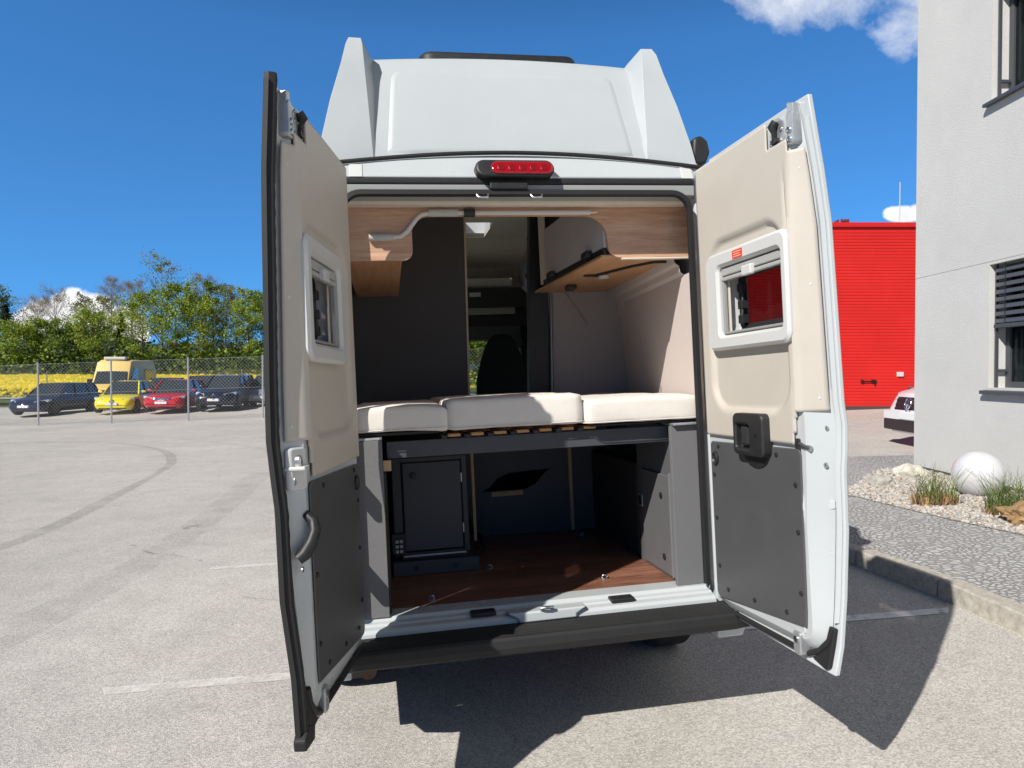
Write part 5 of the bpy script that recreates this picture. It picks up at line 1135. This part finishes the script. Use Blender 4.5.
# ------------------------------------------------------------------ trees
BARK = mat('tree_bark', (.10, .08, .06), .9, var=(3, .3)); BARKP = mat('pale_bark', (.23, .20, .17), .9, var=(3, .3))
LEAF = {}
def leafm(name, c, tr=.35): LEAF[name] = mat('leaf_' + name, c, .6, var=(.6, .3), trans=tr); return LEAF[name]
for nm, c in (('fresh', (.23, .31, .035)), ('fresh_light', (.37, .44, .06)), ('mid', (.13, .20, .03)), ('deep', (.045, .085, .02)), ('olive', (.17, .18, .05)), ('twig', (.17, .125, .09)), ('bud', (.22, .19, .075)), ('conifer', (.018, .035, .016))): leafm(nm, c)
def tree(x, y, H, Wd, kind, seed, label, group, base=None, base_h=.22, leaf=None, dens=1.0, name='tree'):
    r = random.Random(seed); z0 = (fz(x, y) if y > 60 else gz(x, y)) if base is None else base
    t = empty(name, label, 'tree', group, loc=(x, y, z0))
    bare = kind == 'bare'; con = kind == 'conifer'
    tr = MB(); tips = []
    lean = V((r.gauss(0, .02), r.gauss(0, .02), 1)); R0 = H * .011 + .03
    N = 8; P = [V((lean.x * H * k / N + .01 * H * noise.noise((k * .7, seed, 0)), lean.y * H * k / N, H * .97 * k / N)) for k in range(N + 1)]
    tr.tube(P, [R0 * (1 - .93 * k / N) for k in range(N + 1)], 7)
    nl = int((26 if not con else 0) * (1.2 if bare else 1))
    for i in range(nl):
        q = base_h + (1 - base_h) * (i + r.random()) / nl; s = P[int(q * N)] + (P[min(N, int(q * N) + 1)] - P[int(q * N)]) * (q * N - int(q * N)); a = i * 2.4 + r.uniform(-.4, .4)
        env = math.sin(PI * min(1, max(.04, (q - base_h * .7) / (1.08 - base_h * .7))) ** .8) ** .7
        l = Wd * .40 * env * r.uniform(.6, 1.25); up = (.85 if not bare else 1.2) * r.uniform(.6, 1.4)
        d = V((math.cos(a), math.sin(a), up)); e = s + d * l; m = s + d * l * .5 + V((0, 0, l * .06))
        tr.tube([s, m, e], [R0 * (1 - q) * .5 + .012, R0 * (1 - q) * .3 + .01, .008], 5, caps=False); tips += [(m, l * .35), (e, l * .5), (s + d * l * .78, l * .45)]
        for k in range(3 if not bare else 6):
            b0 = s + d * l * r.uniform(.3, .95); a2 = a + r.uniform(-1.2, 1.2); d2 = V((math.cos(a2), math.sin(a2), r.uniform(.3, 1.3))).normalized(); e2 = b0 + d2 * l * r.uniform(.25, .5)
            tr.tube([b0, e2], [.014 + .0, .006], 3, caps=False); tips.append((e2, l * .35))
    tips.append((P[-1], Wd * .12)); tips.append((P[-2], Wd * .2))
    tr.build('trunk', BARKP if bare or kind == 'pale' else BARK, t, fix=False, smooth=60)
    cr = MB(); L = leaf or {'leafy': ('fresh', 'mid', 'fresh_light'), 'dark': ('mid', 'deep', 'fresh'), 'bare': ('twig', 'twig', 'bud'), 'pale': ('bud', 'olive', 'fresh'), 'conifer': ('conifer', 'conifer', 'deep')}[kind]
    if con:
        for k in range(int(900 * dens)):
            q = r.random() ** .7; zz = H * (.08 + .9 * q); rad = Wd * .5 * (1 - q) ** .8 * math.sqrt(r.random()) + .1; a = r.uniform(0, 2 * PI); c = V((math.cos(a) * rad, math.sin(a) * rad, zz - rad * .25)); s = r.uniform(.18, .42); cr.m = r.choice((0, 0, 1, 2))
            u = V((math.cos(a), math.sin(a), -.35)) * s; w = V((-math.sin(a), math.cos(a), r.uniform(-.3, .3))) * s * .6
            cr.face(cr.ring([c - u - w, c + u * .4 - w * .6, c + u, c + w]))
    else:
        per = {'leafy': 44, 'dark': 42, 'pale': 24, 'bare': 11}[kind] * dens
        for c0, rad in tips:
            n = int(per * r.uniform(.6, 1.4)); tone = r.choice((0, 0, 1, 1, 2)); rad = max(.5, rad)
            for k in range(n):
                c = c0 + V((r.gauss(0, .5), r.gauss(0, .5), r.gauss(0, .38))) * rad; cr.m = tone if r.random() < .75 else r.choice((0, 1, 2))
                if bare:
                    s = r.uniform(.4, 1.0); u = V((r.gauss(0, .5), r.gauss(0, .5), r.uniform(.4, 1))).normalized() * s; w = u.cross(V((.3, 1, .2))).normalized() * .02
                    cr.face(cr.ring([c - w, c + w, c + u]))
                else:
                    s = r.uniform(.07, .17) * (1 if kind != 'pale' else .85); u = V((r.gauss(0, 1), r.gauss(0, 1), r.gauss(0, .6))).normalized() * s; w = u.cross(V((r.gauss(0, 1), r.gauss(0, 1), r.gauss(0, 1)))).normalized() * s * .75
                    cr.face(cr.ring([c - u, c - w, c + u, c + w]))
    cr.build('crown', [LEAF[k] for k in L], t, fix=False)
    return t
GT = 'trees along the far edge of the yellow field'
def px2x(px, y): return (px - 512) / 701.7 * y
for i, (px, y, H, Wd, kind, lab) in enumerate([
    (-14, 108, 15, 8, 'dark', 'dark broad tree cut by the left picture border'),
    (4, 112, 13.5, 6.5, 'pale', 'thin reddish twigged tree at the far left of the tree row'),
    (6, 104, 11.5, 5, 'conifer', 'dark conifer at the far left of the tree row'),
    (24, 103, 7.5, 6.5, 'leafy', 'low bright green bush tree behind the bonnet of the blue estate car'),
    (36, 118, 12.5, 6, 'bare', 'leafless tree in front of the cloud, above the blue estate car roof'),
    (47, 104, 8.5, 6, 'leafy', 'small rounded green tree above the rear of the blue estate car'),
    (58, 116, 14.0, 6.5, 'bare', 'taller brown leafless tree in front of the white cloud'),
    (70, 104, 8, 6, 'dark', 'low dark green tree just left of the yellow van roof'),
    (82, 114, 13.5, 5.5, 'pale', 'slender half budded tree above the left end of the yellow van'),
    (92, 103, 9.5, 7, 'leafy', 'light green leafy tree directly above the yellow van windscreen'),
    (103, 108, 12.5, 6, 'pale', 'half budded pointed tree above the yellow van roof'),
    (112, 118, 16.5, 5.5, 'bare', 'tall bare tree with a gap of cloud on its right side'),
    (122, 106, 10.5, 3.6, 'conifer', 'narrow dark spruce above the right end of the yellow van'),
    (130, 116, 15.5, 6, 'bare', 'pale leafless tree left of the tallest crown'),
    (143, 102, 12.5, 8.5, 'leafy', 'broad fresh green tree above the yellow hatchback'),
    (162, 108, 18.5, 9.5, 'pale', 'tallest tree of the row with feathery half leafed top'),
    (176, 103, 14, 7.5, 'leafy', 'dense fresh green tree above the red hatchback'),
    (188, 112, 15.5, 5.5, 'conifer', 'dark spruce behind the gap between red car and black estate'),
    (199, 103, 12.5, 7.5, 'leafy', 'full bright green tree above the roof of the black estate'),
    (203, 118, 16.5, 6, 'bare', 'bare twiggy crown rising over the full green tree'),
    (214, 112, 15, 6, 'dark', 'dark leafy tree above the windscreen of the black estate'),
    (225, 106, 14, 5.5, 'pale', 'thinly leafed tree above the rear of the black estate'),
    (238, 114, 14.5, 6.5, 'pale', 'thin grey budding tree close to the left rear van door'),
    (248, 104, 12.5, 7, 'leafy', 'green tree partly hidden by the rubber edge of the left rear van door'),
    (264, 108, 13, 7.5, 'dark', 'green tree mostly hidden behind the left rear van door')]):
    tree(px2x(px, y), y, H, Wd, kind, 100 + i, lab, GT)
# understorey between the trunks
def hedge():
    r = random.Random(31); mb = MB()
    for _ in range(21000):
        x = r.uniform(-92, -34); y = r.uniform(100, 112); h = 4.8 + 2.2 * noise.noise((x * .22, 0, 4)) ; z = fz(x, y) + h * r.random(); s = r.uniform(.14, .34); mb.m = r.choice((0, 1, 1, 2)) if noise.noise((x * .4, z * .5, y * .2)) > -.1 else 2
        u = V((r.gauss(0, 1), r.gauss(0, 1), r.gauss(0, .6))).normalized() * s; w = u.cross(V((r.gauss(0, 1), r.gauss(0, 1), r.gauss(0, 1)))).normalized() * s * .8; c = V((x, y, z)); mb.face(mb.ring([c - u, c - w, c + u, c + w]))
    tag(mb.build('undergrowth', [LEAF['fresh'], LEAF['mid'], LEAF['deep']], fix=False), 'tangled green undergrowth at the foot of the tree row', 'undergrowth', kind='stuff')
hedge()
# the trees seen through the windscreen, beyond the bonnet
for i, (x, y, H, Wd, lab) in enumerate([(-2.6, 40, 8, 6, 'green tree seen through the windscreen left of the black seat'), (-.3, 42, 8.5, 6, 'green tree behind the black cab seat, seen through the windscreen'), (1.6, 40, 8, 6, 'green tree seen through the windscreen right of the black seat')]):
    tree(x, y, H, Wd, 'leafy', 300 + i, lab, 'trees in front of the van', base_h=.05, dens=1.7)

# ------------------------------------------------------------------ cars
PLATE = mat('number_plate', (.75, .76, .76), .4); PLB = mat('plate_blue', (.02, .06, .35), .4)
LAMP = mat('headlamp_glass', (.62, .65, .67), .12, .3, coat=.5); GRILL = mat('grille_black', (.012, .012, .013), .4); CHROME = mat('chrome', (.75, .76, .77), .12, 1.)
CGL = mat('car_glass', (.035, .046, .056), .06, spec=.8); MIRR = mat('lamp_red', (.4, .01, .01), .3)
def paint(n, c, fl=.2): return mat('paint_' + n, c, .32, fl, coat=.45)
def car(name, label, cat, group, x, y, heading, L, Wd, H, pm, kind='hatch', emblem=None, roofm=None, rails=False):
    """local +x = forward; heading = world angle of the nose"""
    t = empty(name, label, cat, group, loc=(x, y, gz(x, y)), rz=heading)
    h = L / 2; belt = H * .60; hood = H * .555 if kind != 'suv' else H * .58
    w = Wd / 2; gc = .17 if kind != 'suv' else .21
    st = [  # x, hood/belt height, half width, lowest z, roundness
        (-h, belt * .80, w * .80, gc + .16), (-h + .08, belt * .97, w * .90, gc + .05), (-h + .35, belt * 1.01, w * .97, gc), (-h * .45, belt, w, gc), (0, belt * .985, w, gc), (h * .28, belt * .97, w, gc),
        (h * .42, hood * 1.01, w * .995, gc), (h * .62, hood * .97, w * .98, gc), (h * .82, hood * .90, w * .94, gc), (h * .93, hood * .80, w * .86, gc + .03), (h, hood * .62, w * .70, gc + .10)]
    b = MB()
    def ring(X, zt, hw, zb):
        half = [(0, zb), (hw * .86, zb), (hw * .97, zb + .10), (hw, zb + (zt - zb) * .42), (hw * .985, zt - .16), (hw * .93, zt - .05), (hw * .80, zt - .005), (0, zt + .02)]
        return [(X, a, c) for a, c in half] + [(X, -a, c) for a, c in half[-2:0:-1]]
    b.loft([ring(*s) for s in st]); bo = b.build('body', pm, t, smooth=38)
    # cabin: glass core with painted roof and pillars
    xr = {'hatch': (-h * .97, -h * .74), 'estate': (-h * .985, -h * .86), 'suv': (-h * .96, -h * .80)}[kind]
    xa, xf = h * .40, h * .06; zb = belt - .06; zr = H - .03; wb, wr = w * .90, w * .66
    c = MB(); c.loft([[(xr[0], -wb, zb), (xa, -wb * .96, zb), (xa + .05, 0, zb), (xa, wb * .96, zb), (xr[0], wb, zb)], [(xr[1], -wr, zr), (xf, -wr * .98, zr), (xf + .05, 0, zr), (xf, wr * .98, zr), (xr[1], wr, zr)]]); c.build('windows', CGL, t, smooth=25)
    r = MB(); n = 7; rows = []
    for i in range(n):
        q = i / (n - 1); X = xr[1] - .06 + (xf + .10 - xr[1]) * q; zc = H - .028 * (2 * q - 1) ** 2 - (.03 if q == 1 else 0); rows.append([(X, -wr * 1.03, zc - .05), (X, -wr * .8, zc - .012), (X, 0, zc), (X, wr * .8, zc - .012), (X, wr * 1.03, zc - .05), (X, 0, zc - .06)])
    r.loft(rows); r.build('roof', roofm or pm, t, smooth=40)
    for s in (-1, 1):
        for (x0, z0, w0), (x1, z1, w1), rr in (((xa + .02, zb + .02, wb * .97), (xf + .01, zr, wr), .034), ((xr[0] + .03, zb + .02, wb), (xr[1], zr, wr), .06), ((-h * .12, zb + .03, wb * 1.0), (-h * .17, zr, wr), .032), ((-h * .60, zb + .03, wb * 1.0), (-h * .58, zr, wr), .035)):
            p = MB(); p.tube([(x0, s * w0, z0), (x1, s * w1, z1)], rr, 6); p.build('pillar', pm if rr != .032 else GRILL, t, smooth=60)
        m = MB(); X = h * .33; m.loft([[(X - .05, s * (w * .97), belt + .02), (X + .03, s * (w * .97), belt + .02), (X + .03, s * (w * .97), belt + .13), (X - .05, s * (w * .97), belt + .13)], [(X - .04, s * (w + .16), belt + .03), (X + .02, s * (w + .15), belt + .04), (X + .02, s * (w + .15), belt + .13), (X - .04, s * (w + .16), belt + .14)]]); m.build('wing_mirror', pm, t, bevel=.02, smooth=40)
        hl = MB(); zt = hood * .80; hl.loft([[(h * .86, s * w * .50, zt - .07), (h * .86, s * w * .50, zt + .02), (h * .70, s * w * .93, zt + .10), (h * .70, s * w * .93, zt + .0)], [(h * .965, s * w * .46, zt - .09), (h * .955, s * w * .46, zt + .0), (h * .80, s * w * .965, zt + .09), (h * .82, s * w * .965, zt - .02)]]); hl.build('headlight', LAMP, t, bevel=.01)
        tl = MB(); tl.box(-h - .0, -h + .25, min(s * w * .62, s * w * .95), max(s * w * .62, s * w * .95), belt * .72, belt * .88); tl.build('tail_light', MIRR, t, bevel=.02)
        d = MB(); d.box(-h * .10, -h * .07, min(s * w * .995, s * w * 1.012), max(s * w * .995, s * w * 1.012), belt * .80, belt * .84); d.build('door_handle', pm, t)
        if rails:
            k = MB(); k.tube([(xf - .1, s * wr * .98, H - .04), (xf - .2, s * wr * .98, H + .01), (xr[1] + .2, s * wr * .98, H + .01), (xr[1] + .1, s * wr * .98, H - .04)], .018, 6); k.build('roof_rail', CHROME, t, smooth=60)
    g = MB(); zt = hood * .62
    fx = lambda yy: h * (1.004 - .10 * (abs(yy) / w) ** 2)
    def front(nm, m, y0, y1, z0, z1, d=.02, parent=t, r=.02):
        k = MB(); P = rrect(y0, y1, z0, z1, min(r, (y1 - y0) / 2.1, (z1 - z0) / 2.1), 3); k.loft([[(fx(a) - .07, a, c) for a, c in P], [(fx(a) - .0 + d - max(0, c - zt) * .45, a, c) for a, c in P]]); return k.build(nm, m, parent)
    gr = front('grille', GRILL, -w * .44, w * .44, gc + .06 + .13, gc + .06 + .13 + (.26 if emblem == 'rings' else .14), .012, r=.05)
    if emblem == 'rings': front('grille_surround', CHROME, -w * .36, w * .36, gc + .16, gc + .47, .006, r=.06)
    front('lower_vent', GRILL, -w * .66, w * .66, gc + .03, gc + .12, .0)
    pl = front('number_plate', PLATE, -.26, .26, gc + .20, gc + .31, .03, r=.01)
    k = MB(); k.box(h + .030, h + .033, .225, .255, gc + .205, gc + .305); k.build('plate_band', PLB, pl)
    ex, ez = h - .045, hood * .74
    k = MB()
    if emblem == 'rings':
        for q in range(4): k.tube([(h + .018, -.105 + q * .07 + .045 * math.cos(a), gc + .40 + .045 * math.sin(a)) for a in [2 * PI * j / 14 for j in range(15)]], .008, 5, caps=False)
    elif emblem == 'diamond':
        P = [(0, .13), (.085, 0), (0, -.13), (-.085, 0), (0, .13)]; k.tube([(ex + .05 - c * .3, a, ez - .06 + c) for a, c in P], .018, 5)
    else:
        k.tube([(ex + .05 - .055 * math.sin(a) * .3, .055 * math.cos(a), ez - .06 + .055 * math.sin(a)) for a in [2 * PI * j / 14 for j in range(15)]], .01, 5, caps=False)
    k.build('emblem', CHROME, t, smooth=60)
    wr_ = .315 if kind != 'suv' else .35
    for fxw in (h * .63, -h * .60):
        for s in (-1, 1):
            a = MB(); a.lathe([(wr_ + .03, s * (w - .10)), (wr_ + .03, s * (w + .006)), (.001, s * (w + .006))], lambda p, q, e: (fxw + p, e, wr_ + q), 26); a.v = [(p, q, max(e, .14)) for p, q, e in a.v]; a.build('wheel_arch', GRILL, t)
            b = MB(); pr = [(wr_ * .66, -.10), (wr_ * .95, -.105), (wr_, -.08), (wr_, .08), (wr_ * .95, .105), (wr_ * .66, .10)]
            b.lathe(pr, lambda p, q, e: (fxw + p, s * (w - .085) + e, wr_ + q), 26); wo = b.build('wheel', TYRE, t, smooth=45)
            m = MB(); m.lathe([(wr_ * .66, s * .104), (wr_ * .58, s * .085), (.001, s * .09)], lambda p, q, e: (fxw + p, s * (w - .085) + e, wr_ + q), 22); m.build('rim', GRILL, wo)
            m = MB()
            for q in range(5):
                an = q * 2 * PI / 5 + .3; u = V((math.cos(an), 0, math.sin(an))); n2 = V((-math.sin(an), 0, math.cos(an))) * .045; cc = V((fxw, s * (w - .085) + s * .098, wr_)); m.face(m.ring([cc - n2 * .6, cc + u * wr_ * .64 - n2, cc + u * wr_ * .64 + n2, cc + n2 * .6]))
            m.build('spokes', RIM, wo, fix=False)
    return t
GC = 'cars parked behind the fence'
car('parked_car', 'dark blue estate car parked leftmost behind the fence', 'car', GC, px2x(56, 33.6), 33.6, math.radians(270), 4.55, 1.79, 1.47, paint('night_blue', (.012, .018, .05)), 'estate', None, rails=False)
car('parked_car', 'bright yellow hatchback with diamond emblem behind the fence', 'car', GC, px2x(127, 33.2), 33.2, math.radians(281), 4.05, 1.73, 1.45, paint('bright_yellow', (.78, .66, .01), .0), 'hatch', 'diamond')
car('parked_car', 'red hatchback with four ring emblem behind the fence', 'car', GC, px2x(177, 32.8), 32.8, math.radians(278), 4.25, 1.79, 1.43, paint('signal_red', (.50, .010, .022), .0), 'hatch', 'rings')
car('parked_car', 'black blue estate car with silver roof edge nearest the left van door', 'car', GC, px2x(228, 33.0), 33.0, math.radians(276), 4.4, 1.80, 1.56, paint('black_blue', (.010, .013, .026)), 'suv', 'diamond', roofm=paint('silver_roof', (.45, .48, .52), .4), rails=True)
car('parked_car', 'dark car half hidden behind the red hatchback and the black estate', 'car', GC, px2x(203, 38.5), 38.5, math.radians(278), 4.4, 1.79, 1.60, paint('slate', (.02, .025, .04)), 'estate', None)
car('parked_car', 'blue grey car whose roof shows between yellow and red hatchbacks', 'car', GC, px2x(163, 39.5), 39.5, math.radians(280), 4.3, 1.78, 1.55, paint('steel_blue', (.03, .05, .11)), 'hatch', None)
car('parked_car', 'pale silver car at the right end of the row, cut by the left van door', 'car', GC, px2x(270, 35.5), 35.5, math.radians(276), 4.3, 1.78, 1.50, paint('silver', (.42, .44, .46), .5), 'hatch', None)

def big_van(name, label, x, y, heading, L, Wd, H, pm, cat='van', nose=1.05, emblem=False, lightbar=False, zhood=None):
    t = empty(name, label, cat, loc=(x, y, gz(x, y)), rz=heading); h = L / 2; w = Wd / 2
    b = MB()
    def ring(X, zt, hw, zb, k=.84): 
        half = [(0, zb), (hw * .92, zb), (hw, zb + .15), (hw, zb + (zt - zb) * .45), (hw * .965, zb + (zt - zb) * .75), (hw * k, zt - .05), (hw * k * .9, zt), (0, zt + .03)]
        return [(X, a, c) for a, c in half] + [(X, -a, c) for a, c in half[-2:0:-1]]
    zh = zhood or H * .45
    b.loft([ring(-h, H - .06, w * .95, .32), ring(-h + .1, H, w, .30), ring(h - nose - 1.15, H, w, .28), ring(h - nose - .75, H - .10, w, .28), ring(h - nose - .05, zh + .12, w * .99, .28, .88), ring(h - .45, zh, w * .97, .28, .86), ring(h - .14, zh - .12, w * .92, .28, .84), ring(h, zh - .42, w * .84, .33, .88)])
    b.build('body', pm, t, smooth=40)
    x0, x1 = h - nose - .04, h - nose - .74
    tz = H - .20 if H < 2.2 else 1.98; xt = x1 if H < 2.2 else x0 + (x1 - x0) * (1.98 - zh - .12) / (H - .1 - zh - .12)
    g = MB(); g.loft([[(x0 + .03, -w * .80, zh + .15), (x0 + .09, 0, zh + .16), (x0 + .03, w * .80, zh + .15), (xt + .06, w * .74, tz), (xt + .10, 0, tz + .02), (xt + .06, -w * .74, tz)], [(x0 - .05, -w * .80, zh + .15), (x0 - .05, 0, zh + .16), (x0 - .05, w * .80, zh + .15), (xt - .15, w * .74, tz), (xt - .15, 0, tz + .02), (xt - .15, -w * .74, tz)]]); g.build('windscreen', CGL, t)
    for s in (-1, 1):
        k = MB(); k.loft([[(x0 - .15, s * w * .90, zh + .12), (x1 - .75, s * w * .93, zh + .12), (x1 - .75, s * w * .88, H - .42 if H > 2.2 else H - .25), (x1 - .15, s * w * .88, H - .42 if H > 2.2 else H - .25)], [(x0 - .15, s * w * 1.0, zh + .12), (x1 - .75, s * w * 1.004, zh + .12), (x1 - .75, s * w * .975, H - .42 if H > 2.2 else H - .25), (x1 - .15, s * w * .965, H - .42 if H > 2.2 else H - .25)]]); k.build('side_window', CGL, t)
        if H > 2.2:
            k = MB(); k.loft([[(-h + .7 + a, s * w * q, c) for a, c in ((0, zh + .2), (1.5, zh + .2), (1.5, H - .5), (0, H - .5))] for q in (.9, 1.0)]); k.build('side_window', CGL, t)
        k = MB(); k.loft([[(h - .46, s * w * .60, zh - .28), (h - .46, s * w * .60, zh - .12), (h - .52, s * w * .95, zh - .02), (h - .52, s * w * .95, zh - .22)], [(h - .02, s * w * .58, zh - .34), (h - .06, s * w * .58, zh - .18), (h - .26, s * w * .955, zh - .10), (h - .20, s * w * .955, zh - .28)]]); k.build('headlight', LAMP, t, bevel=.01)
        k = MB(); k.box(x0 - .35, x0 - .2, min(s * (w - .02), s * (w + .2)), max(s * (w - .02), s * (w + .2)), zh + .1, zh + .4); k.build('wing_mirror', GRILL, t, bevel=.03)
    F = lambda nm, m, y0, y1, z0, z1, d, r=.02, parent=t: (lambda k: (k.loft([[(h - .25, a, c) for a, c in rrect(y0, y1, z0, z1, r, 3)], [(h + d - .02 * (a / w) ** 2 - max(0, c - (zh - .42)) * .3, a, c) for a, c in rrect(y0, y1, z0, z1, r, 3)]]), k.build(nm, m, parent))[1])(MB())
    F('grille', GRILL, -w * .56, w * .56, zh - .40, zh - .17, .012, .04)
    for q in range(3):
        F('grille_bar', GRILL, -w * .56, w * .56, zh - .385 + q * .075, zh - .365 + q * .075, .022, .006)
    F('bumper', pm, -w * .9, w * .9, .40, zh - .42, .05, .04); F('lower_bumper', GRILL, -w * .9, w * .9, .20, .398, .045, .04); F('skid_plate', GALV, -w * .6, w * .6, .17, .205, .03, .01)
    F('number_plate', PLATE, -.26, .26, .42, .53, .065, .01)
    if emblem:
        k = MB(); cx, cz = h + .02, zh - .27
        k.tube([(cx + .01 - .1 * math.sin(a) * .3, .10 * math.cos(a), cz + .10 * math.sin(a)) for a in [2 * PI * j / 20 for j in range(21)]], .011, 6, caps=False)
        k.tube([(cx - .01, -.045, cz + .085), (cx + .005, 0, cz + .005), (cx - .01, .045, cz + .085)], .009, 5); k.tube([(cx + .005, -.085, cz + .03), (cx + .02, -.04, cz - .085), (cx + .01, 0, cz - .01), (cx + .02, .04, cz - .085), (cx + .005, .085, cz + .03)], .009, 5); k.build('emblem', CHROME, t, smooth=60)
    if lightbar: k = MB(); k.box(x1 - .35, x1 - .05, -w * .55, w * .55, H, H + .16); k.build('light_bar', WPLAS, t, bevel=.04)
    wr_ = .34
    for X in (h - .95, -h + .95):
        for s in (-1, 1):
            a = MB(); a.lathe([(wr_ + .06, s * (w - .12)), (wr_ + .06, s * (w + .006)), (.001, s * (w + .006))], lambda p, q, e: (X + p, e, wr_ + q), 26); a.v = [(p, q, max(e, .2)) for p, q, e in a.v]; a.build('wheel_arch', GRILL, t)
            b = MB(); b.lathe([(wr_ * .62, -.11), (wr_ * .95, -.115), (wr_, -.09), (wr_, .09), (wr_ * .95, .115), (wr_ * .62, .11)], lambda p, q, e: (X + p, s * (w - .095) + e, wr_ + q), 26); wo = b.build('wheel', TYRE, t, smooth=45)
            m = MB(); m.lathe([(wr_ * .62, s * .114), (wr_ * .55, s * .09), (.001, s * .1)], lambda p, q, e: (X + p, s * (w - .095) + e, wr_ + q), 22); m.build('rim', RIM, wo)
    return t
big_van('parked_van', 'pale yellow high roofed van standing behind the yellow hatchback', px2x(122, 39.5), 39.5, math.radians(281), 5.9, 2.0, 2.62, mat('pale_yellow_paint', (.74, .52, .16), .55), lightbar=True)
big_van('parked_van', 'white van nose with black grille and round emblem showing past the grey building', 9.47, 12.2, math.radians(178), 5.0, 1.90, 1.98, paint('white', (.72, .73, .74), .0), emblem=True, nose=.95, zhood=.97)
